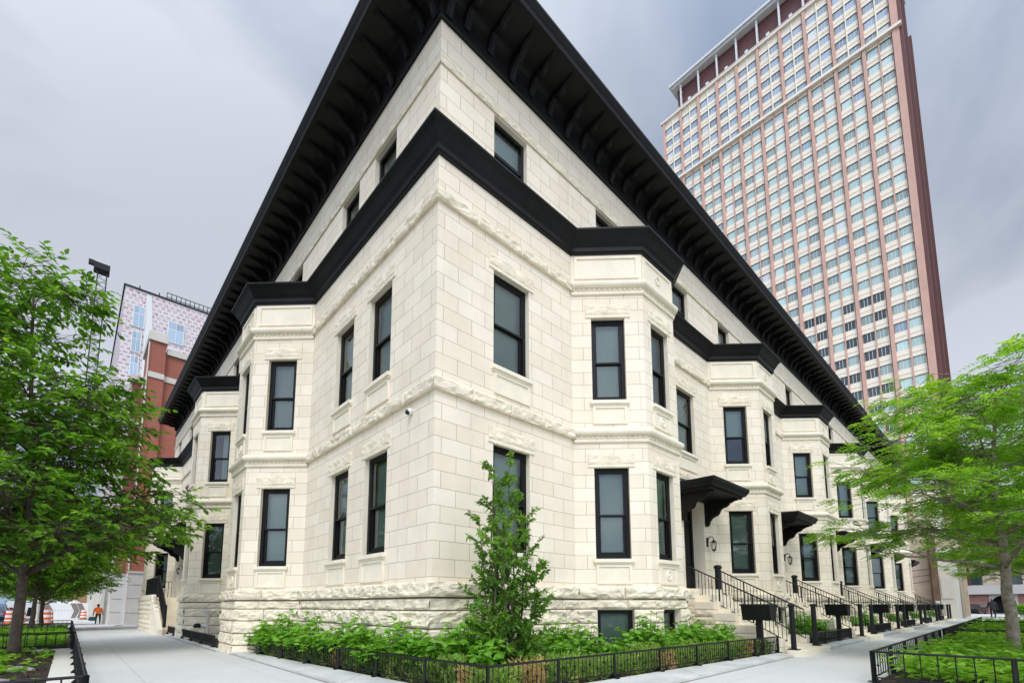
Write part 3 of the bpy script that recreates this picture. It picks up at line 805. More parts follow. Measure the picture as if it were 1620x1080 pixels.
def stoop(name, label, si, uc, mesh_from=None):
    f = segs[si]
    t = thing(name, label, 'stoop', f.pt(uc, 0, 0.43), f.ang, 'stone stoops along the right street')
    # local: x along wall, -y outwards, z from pavement
    H = 1.62; n = 9; tr = .275; y0 = -.42
    b = MB()
    b.box((-.82, .40, 0), (.82, y0, H))
    for k in range(1, n):
        b.box((-.82, y0 - tr * (k - 1) + (0 if k == 1 else 0), 0), (.82, y0 - tr * k, H - H / n * k))
    b.box((-1.12, y0 - tr * 8, -.02), (1.12, y0 - tr * 8 - .32, .13))
    b.build('steps', 'smooth', t)
    for sx in (-1, 1):
        b = MB()
        x0, x1 = sx * .825, sx * 1.06
        # stepped dressed blocks over rock faced courses
        for k in range(0, 5):
            ya = -.11 - (0 if k == 0 else .30 + .52 * (k - 1)); yb = -.11 - (.30 + .52 * k)
            zt = H - .0 - (k + .35) * H / 5.6
            b.box((x0, ya, zt - .17), (x1 + sx * .03, yb, zt + .02), 1)
            P = (lambda u, o, z, sx=sx, xx=x1: Vector((xx + sx * (o - .02), -u, z)))
            zc = zt - .175
            while zc > .02:
                z2 = max(0.0, zc - .19)
                b.box((x0, ya, z2), (x1 - sx * .03, yb, zc), 0)
                if sx < 0:
                    rock_block(b, P, -ya + .003, -yb - .003, z2 + .008, zc - .008, .06, 0, 0, .05, .035)
                zc = z2
        b.build('cheek_wall', ['rough', 'smooth'], t)
        b = MB()
        xr = sx * .72
        y1, y2 = -.25, y0 - tr * 8 + .12
        zt1, zt2, zb1, zb2 = H + .62, .13 + .92, H + .02 - .02, .13 + .18
        if sx < 0: y1 = -.12
        b.tube([(xr, y1, zt1), (xr, y2, zt2)], .02, 6); b.tube([(xr, y1, zb1), (xr, y2, zb2)], .014, 6)
        nb = 26
        for k in range(nb + 1):
            a = k / nb; y = y1 + (y2 - y1) * a; z0 = zb1 + (zb2 - zb1) * a; z1 = zt1 + (zt2 - zt1) * a
            r_ = .022 if k in (9, 18) else .0085
            b.tube([(xr, y, z0 - (.1 if k in (9, 18) else 0)), (xr, y, z1)], r_, 5)
            if k % 2 and k not in (9, 18): b.lathe([(.008, -.02), (.018, 0), (.008, .02)], xr, y, 6, 0, z0 * .45 + z1 * .55)
        b.build('handrail', 'iron', t)
        b = MB(); yb_ = y0 - tr * 8 - .06
        b.tube([(sx * .86, yb_, .13), (sx * .86, yb_, 1.14)], .06, 10); b.box((sx * .86 - .11, yb_ - .11, .13), (sx * .86 + .11, yb_ + .11, .15))
        b.lathe([(.07, 1.13), (.085, 1.14), (.085, 1.17), (.06, 1.19), (0.0, 1.2)], sx * .86, yb_, 10)
        b.build('newel_post', 'iron', t)
    b = MB()
    b.tube([(.62, -.36, H), (.62, -.36, H + .62)], .085, 12); b.lathe([(.085, H + .60), (.115, H + .62), (.115, H + .67), (.08, H + .71), (0.0, H + .73)], .62, -.36, 12)
    b.build('newel_post', 'iron', t)
    return t
st_lab = ['stone stoop with black handrails nearest the corner on the right street', 'second stone stoop from the corner on the right street', 'third stone stoop from the corner along the right street', 'fourth stone stoop from the corner along the right street', 'fifth stone stoop from the corner along the right street', 'farthest stone stoop at the end of the right street']
mb_lab = ['nearest black mailbox on a post, at the first stoop on the right', 'second black mailbox on a post along the right street', 'third black mailbox on a post along the right street', 'fourth black mailbox on a post along the right street', 'fifth black mailbox on a post along the right street', 'farthest black mailbox on a post along the right street']
proto = None; protom = None; ri = 0
for si, uc in doors:
    f = segs[si]
    if f.a.x < .01: continue
    if proto is None: t = proto = stoop('stone_stoop', st_lab[0], si, uc)
    else:
        t = copy_tree(proto); t.location = f.pt(uc, 0, .43); t['label'] = st_lab[ri]
    if protom is None:
        m_ = protom = thing('mailbox', mb_lab[0], 'mailbox', (0, 0, 0), 0, 'black mailboxes on posts by the stoops')
        b = MB(); b.box((-.06, -.06, 0), (.06, .06, .92)); b.box((-.1, -.1, 0), (.1, .1, .02)); b.build('post', 'iron', m_)
        b = MB(); b.prism([(-.16, .80), (.16, .80), (.23, 1.13), (-.23, 1.13)], lambda x, z, s: (x, -.31 + .62 * s, z)); b.build('box', 'iron', m_)
        b = MB(); b.prism([(-.25, 1.13), (.25, 1.13), (.25, 1.16), (-.25, 1.17)], lambda x, z, s: (x, -.33 + .66 * s, z)); b.build('lid', 'iron', m_)
    else: m_ = copy_tree(protom); m_['label'] = mb_lab[ri]
    m_.location = (f.a.x + uc - 1.62, -2.22, .45)
    ri += 1

# left-hand stoop: steps rise along the facade to a landing shared by two doors
lsx = thing('stone_stoop', 'stone steps with rock faced side wall and black rails on the left street', 'stoop', (0, 0, .43))
b = MB(); H = 1.55
for k in range(8): b.box((-1.40, 17.55 + .29 * k, -.15), (-.15, 19.95, H * (k + 1) / 8 - .001 * k))
b.box((-1.40, 19.95, -.15), (-.15, 24.9, H)); b.build('steps', 'smooth', lsx)
b = MB()
fl = Fr((-1.42, 24.9), (-1.42, 17.2))
z = -.1; 
for c in range(8):
    z2 = z + (H + .15) / 8
    ue = 7.7 - (0.25 + .29 * c)
    uu = 0.0
    while uu < ue - .05:
        u2 = min(ue, uu + random.uniform(.5, .9)); rock_block(b, fl.pt, uu + .004, u2 - .004, z + .004, z2 - .004, .10, 0, 0, .08, .05); uu = u2
    z = z2
b.build('cheek_wall', 'rough', lsx)
b = MB(); b.hexa([(-1.52, 17.2, -.1), (-1.36, 17.2, -.1), (-1.36, 20.1, -.1), (-1.52, 20.1, -.1), (-1.52, 17.2, .22), (-1.36, 17.2, .22), (-1.36, 20.1, H + .12), (-1.52, 20.1, H + .12)])
b.box((-1.52, 20.1, H - .02), (-1.36, 24.9, H + .12)); b.build('coping', 'smooth', lsx)
b = MB()
b.tube([(-1.30, 17.4, .3), (-1.30, 17.4, 1.2)], .06, 8); b.tube([(-1.30, 20.0, H), (-1.30, 20.0, H + 1.0)], .06, 8)
b.tube([(-1.30, 17.4, 1.15), (-1.30, 20.0, H + .95)], .035, 6); b.tube([(-1.30, 20.0, H + .95), (-1.30, 24.8, H + .95)], .03, 6)
for k in range(1, 24): b.tube([(-1.30, 17.4 + 2.6 * k / 24, .3 + (H - .25) * k / 24), (-1.30, 17.4 + 2.6 * k / 24, 1.15 + (H - .2) * k / 24)], .011, 5)
for k in range(1, 40): b.tube([(-1.30, 20 + 4.8 * k / 40, H), (-1.30, 20 + 4.8 * k / 40, H + .95)], .011, 5)
b.build('handrail', 'iron', lsx)
b = MB(); b.tube([(-.95, 24.8, H + .9), (-.2, 24.8, H + .9)], .02, 6)
for k in range(6): b.tube([(-.95 + .15 * k, 24.8, H), (-.95 + .15 * k, 24.8, H + .9)], .012, 5)
b.build('guard_rail', 'iron', lsx)

# security camera under the string course, left of the corner
t = thing('security_camera', 'small white dome security camera under the rough string course near the corner', 'security camera', (0, .73, 5.03), -math.pi / 2)
MT['whiteplastic'] = m_plain('white plastic', (.78, .78, .77), .35)
b = MB(); b.lathe([(.0, 0), (.055, 0), (.06, -.02), (.06, -.06), (.05, -.09)], 0, 0, 14); o = b.build('housing', 'whiteplastic', t, True); o.rotation_euler = (R(-62), 0, 0)
o.location = (0, -.0, 0)
b = MB(); b.lathe([(.045, -.085), (.04, -.11), (.022, -.13), (0, -.135)], 0, 0, 12); o = b.build('lens_dome', 'iron', t, True); o.rotation_euler = (R(-62), 0, 0)
# utility pipes and vent on the second left bay
t = thing('fire_connection', 'pale pipe stand and valve fixed to the left street plinth', 'pipe fitting', (0, 0, 0))
MT['palepipe'] = m_plain('pale painted pipe', (.55, .53, .48), .5)
b = MB()
b.tube([(-.75, 12.2, .45), (-.75, 12.2, 1.45)], .05, 8); b.tube([(-.75, 12.2, 1.38), (-.75, 13.2, 1.42)], .045, 8); b.tube([(-.7, 12.5, .9), (-1.0, 13.1, .95)], .07, 8); b.build('pipe', 'palepipe', t)
b = MB(); b.lathe([(0, 0), (.1, 0), (.12, .06), (.08, .14), (.0, .16)], -.95, 12.75, 10, 0, .86); b.build('valve', 'iron', t)

# ------------------------------------------------------------------ beds, kerbs and low fences
def poly_sheet(name, pts, z, mat, kind='structure'):
    b = MB(); b.face([(x, y, zg(y) + z) for x, y in pts]); o = b.build(name, mat); o['kind'] = kind
    if o.data.polygons[0].normal.z < 0: o.data.flip_normals()
    return o
def kerb_strip(outer, inner, h=0.06):
    b = MB()
    for i in range(len(outer) - 1):
        o0, o1, i0, i1 = outer[i], outer[i + 1], inner[i], inner[i + 1]
        Z = lambda p, z: (p[0], p[1], zg(p[1]) + z)
        def mix(p, q, t): return (p[0] + (q[0] - p[0]) * t, p[1] + (q[1] - p[1]) * t)
        n = max(1, int(math.dist(o0, o1) / 3.2))
        for k in range(n):
            a, c = k / n, (k + 1) / n - .0015
            b.hexa([Z(mix(o0, o1, a), -.03), Z(mix(o0, o1, c), -.03), Z(mix(i0, i1, c), -.03), Z(mix(i0, i1, a), -.03),
                    Z(mix(o0, o1, a), h - .012), Z(mix(o0, o1, c), h - .012), Z(mix(i0, i1, c), h), Z(mix(i0, i1, a), h)])
    o = b.build('bed_kerb', 'kerb'); o['kind'] = 'structure'
    b = MB()
    for p, q in zip(outer, outer[1:]):
        f = Fr(p, q); sg = 1 if (Vector((*inner[0], 0)) - f.a).dot(f.n) < 0 else -1
        b.face([(*f.pt(0, .004 * sg, 0).xy, zg(p[1]) + .004), (*f.pt(f.L, .004 * sg, 0).xy, zg(q[1]) + .004), (*f.pt(f.L, .028 * sg, 0).xy, zg(q[1]) + .004), (*f.pt(0, .028 * sg, 0).xy, zg(p[1]) + .004)])
    o2 = b.build('kerb_joint', 'joint'); o2['kind'] = 'structure'; return o
def fence(label, pts, h=0.40, post=1.35, sp=0.10, group=None, base=0.06, knobs=True, name='low_iron_fence', pr=0.022):
    t = thing(name, label, 'fence', (0, 0, 0), 0, group)
    for a, c in zip(pts, pts[1:]):
        A, C_ = Vector((*a, 0)), Vector((*c, 0)); L = (C_ - A).length; d = (C_ - A) / L; nrm_ = Vector((-d.y, d.x, 0))
        n = max(1, round(L / post))
        P = lambda u, z: A + d * u + Vector((0, 0, zg((A + d * u).y) + base + z))
        r = MB()
        r.tube([P(0, h), P(L, h)], .017, 6); r.tube([P(0, .07), P(L, .07)], .012, 6); r.build('rail', 'iron', t)
        for k in range(n):
            u0, u1 = L * k / n, L * (k + 1) / n
            b = MB(); m = max(1, int((u1 - u0) / sp))
            for j in range(1, m):
                u = u0 + (u1 - u0) * j / m
                b.tube([P(u, .07), P(u, h)], .0075, 4, cap=False)
                if knobs and j % 2 == 0:
                    q = P(u, .07 + (h - .07) * (.38 if j % 4 else .62)); b.lathe([(.006, -.022), (.02, -.008), (.02, .008), (.006, .022)], q.x, q.y, 6, 0, q.z)
            if m > 1: b.build('baluster_panel', 'iron', t)
        for k in range(n + 1):
            u = L * k / n; q = P(u, -base)
            b = MB(); b.tube([q, P(u, h + .012)], pr, 6)
            f0 = P(u, -base + .004)
            b.hexa([f0 + d * sx * .03 + nrm_ * sy * .075 + Vector((0, 0, zz_)) for zz_ in (base - .0, base + .012) for sx, sy in ((-1, -1), (1, -1), (1, 1), (-1, 1))])
            b.prism([(0, 0), (.085, 0), (0, .09)], lambda x, z, s, f0=f0: f0 + nrm_ * x + d * (-.006 + .012 * s) + Vector((0, 0, base + .012 + z)))
            b.build('post', 'iron', t)
    return t
LC0 = (-.95, 7.0); CC = (-.42, -1.9); RC = (8.02, -2.42)
kerb_strip([(-1.2, 7.0), (-1.2, -2.76), (7.9, -2.76)], [LC0, CC, RC])
poly_sheet('bed_soil', [LC0, CC, RC, (8.1, .2), (.2, .2), (.2, 7.0)], .045, 'soil')
fence('low black iron fence around the corner planting bed', [LC0, CC, RC], .37, 1.25, .08)
fl_lab = ['low black fence between the first and second stoops on the right', 'low black fence between the second and third stoops on the right', 'low black fence between the third and fourth stoops on the right', 'low black fence between the fourth and fifth stoops on the right', 'low black fence between the fifth and sixth stoops on the right']
for k in range(5):
    x0, x1 = 9.12 + UNIT * k + 1.2, 9.12 + UNIT * (k + 1) - 1.2
    fence(fl_lab[k], [(x0, -2.45), (x1, -2.45)], .34, 1.5, .07, 'low fences between the stoops', knobs=False)
    kerb_strip([(x0 - .1, -2.76), (x1 + .1, -2.76)], [(x0 - .1, -2.40), (x1 + .1, -2.40)])
    poly_sheet('bed_soil', [(x0 - .15, -2.42), (x1 + .15, -2.42), (x1 + .15, .1), (x0 - .15, .1)], .045, 'soil')
poly_sheet('bed_soil', [(-1.15, 9.0), (.1, 9.0), (.1, 13.4), (-1.15, 13.4)], .04, 'soil')
fence('low black fence between the two bays of the left street', [(-1.22, 8.7), (-1.22, 13.5)], .3, 1.4, .07, 'low fences beside the left bays', knobs=False)
fence('short low black fence beside the left street steps', [(-1.22, 15.4), (-1.22, 16.9)], .3, 1.4, .07, 'low fences beside the left bays', knobs=False)
kerb_strip([(-1.32, 7.9), (-1.32, 17.2)], [(-1.2, 7.9), (-1.2, 17.2)], .05)

# tree beds on the street sides
def tree_bed(x0, x1, y0, y1, label, group, h, sp, soil=True, kn=True, base=.02):
    poly_sheet('bed_soil', [(x0, y0), (x1, y0), (x1, y1), (x0, y1)], .012, 'soil')
    return fence(label, [(x0, y1), (x0, y0), (x1, y0), (x1, y1), (x0, y1)], h, 1.55, sp, group, base=base, knobs=kn, pr=.03)
gl_, gr_ = 'iron fences around the left street tree beds', 'iron fences around the right street tree beds'
tree_bed(-7.0, -4.0, .35, 11.0, 'nearest black iron fence around the left tree bed', gl_, .42, .17, kn=False)
tree_bed(-7.0, -4.0, 11.9, 20.5, 'second black iron fence along the left pavement', gl_, .42, .17, kn=False)
tree_bed(-7.0, -4.0, 21.5, 31.0, 'farthest black iron fence along the left pavement', gl_, .42, .17, kn=False)
tree_bed(4.72, 13.55, -9.2, -4.78, 'nearest black iron fence around the right tree bed', gr_, .45, .17)
tree_bed(14.5, 23.6, -9.2, -4.78, 'second black iron fence of the right tree beds', gr_, .45, .17)
tree_bed(24.6, 34.0, -9.2, -4.78, 'farthest black iron fence of the right tree beds', gr_, .45, .17, kn=False)
poly_sheet('bed_path', [(-4.35, .45), (-4.03, .45), (-4.03, 10.9), (-4.35, 10.9)], .020, 'concrete')

# ------------------------------------------------------------------ planting
def leaf(mb, p, d, up, L, Wd, fold=.12, droop=.12, m=0):
    d = d.normalized(); s = d.cross(up)
    if s.length < 1e-4: s = d.orthogonal()
    s.normalize(); n = s.cross(d)
    b0 = p; t = p + d * L - n * L * droop
    l1 = p + d * L * .32 + s * Wd * .5 + n * Wd * fold; r1 = p + d * L * .32 - s * Wd * .5 + n * Wd * fold
    l2 = p + d * L * .70 + s * Wd * .36 + n * (Wd * fold * .6 - L * droop * .4); r2 = p + d * L * .70 - s * Wd * .36 + n * (Wd * fold * .6 - L * droop * .4)
    i = len(mb.v); mb.v += [b0, l1, l2, t, r2, r1]
    mb.f += [(i, i + 1, i + 2, i + 3), (i, i + 3, i + 4, i + 5)]; mb.m += [m, m]; mb.uv += [None, None]
def rnd(a=1.0): return Vector((random.gauss(0, a), random.gauss(0, a), random.gauss(0, a)))
UP = Vector((0, 0, 1))
def bez(a, b, c, n):
    return [a * (1 - t) ** 2 + b * 2 * t * (1 - t) + c * t * t for t in [k / n for k in range(n + 1)]]
def in_crown(p, els):
    for c, r in els:
        q = p - c
        if (q.x / r.x) ** 2 + (q.y / r.y) ** 2 + (q.z / r.z) ** 2 < 1: return True
    return False
def broad_spray(mb, lf, p, d, L=.15):
    n = random.randint(5, 8)
    d = (d + Vector((0, 0, -.15))).normalized(); ln = random.uniform(.28, .5)
    mb.tube([p, p + d * ln], [.006, .003], 3, cap=False)
    s = d.cross(UP)
    if s.length < .1: s = Vector((1, 0, 0))
    s.normalize()
    for k in range(n):
        t = (k + 1) / n; q = p + d * ln * t
        sd = 1 if k % 2 else -1
        dd = (d * (.55 + .5 * t) + s * sd * (1.05 - .6 * t) + rnd(.28) + Vector((0, 0, -.22)))
        leaf(lf, q, dd, (UP + rnd(.38)).normalized(), L * random.uniform(.75, 1.2), L * random.uniform(.42, .56), random.uniform(.02, .18), random.uniform(.05, .3))
def locust_spray(mb, lf, p, d, L=.2):
    d = Vector((d.x, d.y, d.z * .35 + .03)).normalized(); ln = random.uniform(.3, .55)
    mb.tube([p, p + d * ln], [.005, .003], 3, cap=False)
    s = d.cross(UP)
    if s.length < .1: s = Vector((1, 0, 0))
    s.normalize()
    n = random.randint(5, 7)
    for k in range(n):
        t = (k + .6) / n; q = p + d * ln * t; sd = 1 if k % 2 else -1
        ax = (d * (.45 + .5 * t) + s * sd * (1.0 - .5 * t) + rnd(.18) + Vector((0, 0, -.08))).normalized()
        fl = L * random.uniform(.8, 1.25); side = ax.cross(UP)
        if side.length < .1: continue
        side.normalize(); m = 5
        up = (UP + rnd(.45)).normalized(); side = ax.cross(up).normalized()
        for j in range(m):
            f_ = (j + .7) / m; c = q + ax * fl * f_ - UP * fl * .25 * f_ * f_
            w = .075 * (1.1 - abs(f_ - .4))
            for sg in (1, -1):
                e = (side * sg + ax * .35).normalized() * w; h_ = ax * .036
                i = len(lf.v); lf.v += [c - h_ * .5, c + e * .6 + h_ * .9, c + e, c + e * .55 - h_ * .9]
                lf.f.append((i, i + 3, i + 2, i + 1)); lf.m.append(0); lf.uv.append(None)
def grow_tree(name, label, group, base, trunk, tr, els, nl, nsp, spray, lmat, bmat, seed, spread=.42, flat=.45, leafL=.15, rise=.5):
    random.seed(seed)
    t = thing(name, label, 'tree', base, 0, group)
    tb, lb = MB(), MB(); tb.v = []; 
    tp = [Vector(p) for p in trunk]
    fine = []
    for a, c in zip(tp, tp[1:]): fine += [a.lerp(c, k / 4) for k in range(4)]
    fine.append(tp[-1]); fine = [p + (Vector((noise.noise(p * 1.7) * .05, noise.noise(p * 1.7 + Vector((9, 0, 0))) * .05, 0)) if i else Vector()) for i, p in enumerate(fine)]
    n = len(fine); rad = [tr * (1.25 if k == 0 else 1.0) * (1 - .82 * (k / (n - 1)) ** 1.1) for k in range(n)]
    tb.tube(fine, rad, 10)
    samples = []
    tot = sum(r.x * r.y * r.z for c, r in els); 
    for (c, r) in els:
        k = max(2, round(nl * (r.x * r.y * r.z / tot) ** .8))
        for j in range(k):
            th = 2 * math.pi * (j * .618 + seed * .13) + random.uniform(-.25, .25)
            rr = random.uniform(.55, .96); zz_ = random.uniform(-.65, .65)
            sc_ = math.sqrt(max(0, 1 - zz_ * zz_))
            tgt = c + Vector((math.cos(th) * r.x * rr * sc_, math.sin(th) * r.y * rr * sc_, zz_ * r.z))
            hd = Vector((tgt.x, tgt.y, 0)).length
            zs = max(fine[0].z + 1.6, min(tgt.z - hd * rise, fine[-1].z - .05))
            st = min(range(n), key=lambda q: abs(fine[q].z - zs)); p0 = fine[st]
            mid = p0.lerp(tgt, .5) + Vector((0, 0, random.uniform(.0, .35))) + rnd(.12)
            pts = bez(p0, mid, tgt, 9); L_ = (tgt - p0).length
            r0 = min(rad[st] * .55, .014 + .014 * L_)
            pts = [q + rnd(.025) if 0 < i < 9 else q for i, q in enumerate(pts)]
            tb.tube(pts, [r0 * (1 - .85 * i / 9) for i in range(10)], 6)
            for i in range(3, 10): samples.append((pts[i], (pts[i] - pts[i - 1]).normalized()))
            for j2 in range(3):
                i = random.randint(3, 8); dirn = (pts[i] - pts[i - 1]).normalized(); sd = dirn.cross(UP).normalized() * random.choice((-1, 1))
                e = pts[i] + (dirn * .7 + sd * random.uniform(.4, 1.0) + Vector((0, 0, random.uniform(-.1, .3)))) * random.uniform(.6, 1.2)
                if not in_crown(e, els): continue
                p2 = bez(pts[i], pts[i].lerp(e, .5) + Vector((0, 0, .08)), e, 4); tb.tube(p2, [r0 * .4 * (1 - .8 * q / 4) for q in range(5)], 4)
                for q in range(1, 5): samples.append((p2[q], (e - pts[i]).normalized()))
    done = 0; tries = 0
    while done < nsp and tries < nsp * 6:
        tries += 1
        p, d = random.choice(samples)
        off = Vector((random.gauss(0, spread), random.gauss(0, spread), random.gauss(0, spread * flat)))
        q = p + off
        if not in_crown(q, els): continue
        o2 = Vector((off.x, off.y, off.z * .4))
        dd = d * .6 + (o2.normalized() * .8 if o2.length > .01 else Vector()) + rnd(.25)
        if off.length > .12: tb.tube([p, p.lerp(q, .55) + Vector((0, 0, .03)), q], [.009, .006, .004], 3, cap=False)
        spray(tb, lb, q, dd.normalized(), leafL); done += 1
    tb.build('trunk', bmat, t, smooth=True, recalc=False)
    lb.build('crown', lmat, t, recalc=False)
    return t
V = Vector
lt = grow_tree('street_tree', 'large broad leaved tree in the nearest bed by the left pavement', 'street trees on the left', (-5.05, 9.9, .43),
    [(0, 0, 0), (.0, -.05, 1.0), (.02, -.1, 2.2), (-.05, -.15, 4.0), (-.2, -.2, 6.2), (-.4, -.3, 9.0)], .12,
    [(V((-.2, .15, 3.75)), V((3.85, 3.85, 1.65))), (V((-.35, -.05, 6.2)), V((2.75, 2.75, 1.7))), (V((-.6, -.1, 8.6)), V((1.75, 1.75, 1.5)))], 44, 3250, broad_spray, 'leaf', 'bark', 3, .5, .5, .185, .35)
for (x, y, s_, rz, lab) in ((-5.4, 24.8, .85, 1.9, 'broad leaved tree in the third bed, nearer of the two thin trunks on the left'), (-5.15, 28.3, .8, 4.0, 'broad leaved tree in the third bed, farther of the two thin trunks on the left'), (-5.6, 43.0, .8, .7, 'distant broad leaved tree beyond the orange drums on the left')):
    c = copy_tree(lt); c.location = (x, y, zg(y)); c.scale = (s_,) * 3; c.rotation_euler = (0, 0, rz); c['label'] = lab
rt = grow_tree('honey_locust_tree', 'light green feathery tree with pale trunk in the nearest right bed', 'feathery trees on the right', (10.3, -6.22, .43),
    [(0, 0, 0), (-.08, 0, .8), (-.2, -.01, 1.7), (-.42, -.02, 2.62), (-.5, .0, 3.4), (-.45, -.05, 4.6), (-.3, -.2, 6.0)], .112,
    [(V((-.6, .1, 3.0)), V((3.3, 3.3, .85))), (V((-.5, 0, 4.5)), V((2.8, 2.8, .9))), (V((-.2, -.3, 5.8)), V((2.3, 2.3, .95)))], 26, 1050, locust_spray, 'locust', 'barkpale', 11, .40, .30, .28, .25)
for (x, y, s_, rz, lab) in ((24.6, -6.5, 1.0, 2.2, 'light green feathery tree in the third bed, just behind the nearest pale trunk'), (17.4, -8.4, 1.12, 4.4, 'light green feathery tree in the second right bed, far from the kerb'), (36, -8.0, 1.2, 1.2, 'feathery tree beyond the last fenced bed on the right'), (47, -10.5, 1.5, 3.0, 'farthest feathery tree toward the dark garage arch')):
    c = copy_tree(rt); c.location = (x, y, .43); c.scale = (s_,) * 3; c.rotation_euler = (0, 0, rz); c['label'] = lab

# the young multi-stemmed tree in the corner bed
random.seed(21)
sp_ = thing('young_tree', 'slim young multi stemmed tree in the corner bed before the first right window', 'tree', (.72, -1.0, .47)); sp_.scale = (1.08, 1.08, 1.12)
tb, lb = MB(), MB()
for k in range(9):
    a = 2 * math.pi * k / 9 + .4
    hgt = (3.15, 2.5, 3.0, 2.2, 2.9, 1.9, 2.75, 1.6, 2.3)[k]; sprd = .72 * (.12, .42, .30, .55, .45, .6, .25, .62, .5)[k]
    e = V((math.cos(a) * sprd, math.sin(a) * sprd, hgt)); m_ = V((math.cos(a) * sprd * .9, math.sin(a) * sprd * .9, hgt * .45))
    pts = bez(V((math.cos(a) * .05, math.sin(a) * .05, 0)), m_, e, 10); pts = [p + rnd(.012) for p in pts]
    tb.tube(pts, [.022 * (1 - .85 * i / 10) for i in range(11)], 6)
    for i in range(1, 11):
        for r_ in range(3 if i > 2 else 5):
            aa = random.uniform(0, 6.28); fr_ = i / 10
            ln = random.uniform(.18, .62) * (1.15 - .75 * fr_)
            d = V((math.cos(aa), math.sin(aa), random.uniform(.25, .9))).normalized()
            q = pts[i] + (pts[i - 1] - pts[i]) * random.random()
            tw = bez(q, q + d * ln * .5, q + d * ln + V((0, 0, .05)), 4); tb.tube(tw, [.006, .005, .004, .003, .002], 3, cap=False)
            nlv = int(9 + ln * 50)
            for j in range(nlv):
                f_ = (j + .5) / nlv; pp = q + d * ln * f_
                dd = (d * .6 + rnd(.55) + V((0, 0, -.05)))
                leaf(lb, pp, dd, (UP + rnd(.4)).normalized(), random.uniform(.06, .10), random.uniform(.034, .052), .15, .2)
tb.build('stem', 'bark', sp_, smooth=True, recalc=False); lb.build('foliage', 'sapling', sp_, recalc=False)

# hydrangea shrubs
def hyd_meshes(seed, h=.62, r=.42, n=95):
    random.seed(seed); tb, lb = MB(), MB()
    for k in range(n // 6):
        a = random.uniform(0, 6.28); rr = r * math.sqrt(random.random()) * .9
        top = V((math.cos(a) * rr, math.sin(a) * rr, h * (1.05 - .5 * (rr / r) ** 2) * random.uniform(.75, 1.1)))
        tb.tube(bez(V((top.x * .3, top.y * .3, 0)), V((top.x * .6, top.y * .6, top.z * .6)), top, 4), [.006, .006, .005, .005, .004], 4, cap=False)
        for j in range(7):
            f_ = 1 - .13 * (j // 2) * 1.1; q = V((top.x * f_, top.y * f_, top.z * f_)); b_ = a + j * 1.57 + random.uniform(-.5, .5)
            dd = V((math.cos(b_), math.sin(b_), random.uniform(-.25, .35)))
            L = random.uniform(.11, .18) * (1.0 if j > 1 else .75)
            leaf(lb, q, dd, (UP + V((math.cos(a), math.sin(a), 0)) * .4 + rnd(.25)).normalized(), L, L * random.uniform(.68, .85), .10, .22)
    return tb.mesh('stem', ['sapling'], recalc=False), lb.mesh('foliage', ['hydrangea'], recalc=False)
HM = [hyd_meshes(31, .74, .46, 150), hyd_meshes(32, .84, .5, 170), hyd_meshes(33, .66, .42, 130)]
spots = []
random.seed(5)
for k in range(13): spots.append((-.30 - .035 * k + random.uniform(-.05, .05), .1 + .48 * k, 1.0))
for k in range(12): spots.append((.45 + .62 * k + random.uniform(-.1, .1), -.52 + random.uniform(-.1, .1), 1.05))
for k in range(10): spots.append((1.55 + .64 * k + random.uniform(-.1, .1), -1.3 - .02 * k + random.uniform(-.1, .1), .92))
for x, y in ((.0, -.75), (.15, -1.25), (-.15, -.25)): spots.append((x, y, 1.05))
def visx(x, y): return not (3.3 < x < 7.5 and y > -1.35)
cornersp = [(x, y, s_) for x, y, s_ in spots if not (3.2 < x < 7.4 and y > -1.2)]
for k in range(5): cornersp.append((3.7 + .72 * k, -1.55 + random.uniform(-.05, .05), 1.0))
for i, (x, y, s_) in enumerate(cornersp):
    sm, lm = HM[i % 3]
    if y > -.2: lab, g = 'bright green broad leaved shrub under the left wall of the corner bed', 'leafy shrubs under the left wall'
    else: lab, g = 'bright green broad leaved shrub under the right wall of the corner bed', 'leafy shrubs under the right wall'
    t = thing('leafy_shrub', lab, 'shrub', (x, y, .46), random.uniform(0, 6.28), g); t.scale = (s_, s_, s_ * random.uniform(.85, 1.1))
    link('stem', sm, t); link('foliage', lm, t)
for k in range(5):
    for j in range(5):
        t = thing('leafy_shrub', 'green broad leaved shrub in a small bed between two stoops', 'shrub', (9.12 + UNIT * k + 1.7 + .85 * j, -1.35 - .5 * (j % 2), .46), random.uniform(0, 6.28), 'leafy shrubs between the stoops')
        sm, lm = HM[(j + k) % 3]; t.scale = (1.1, 1.1, .95); link('stem', sm, t); link('foliage', lm, t)
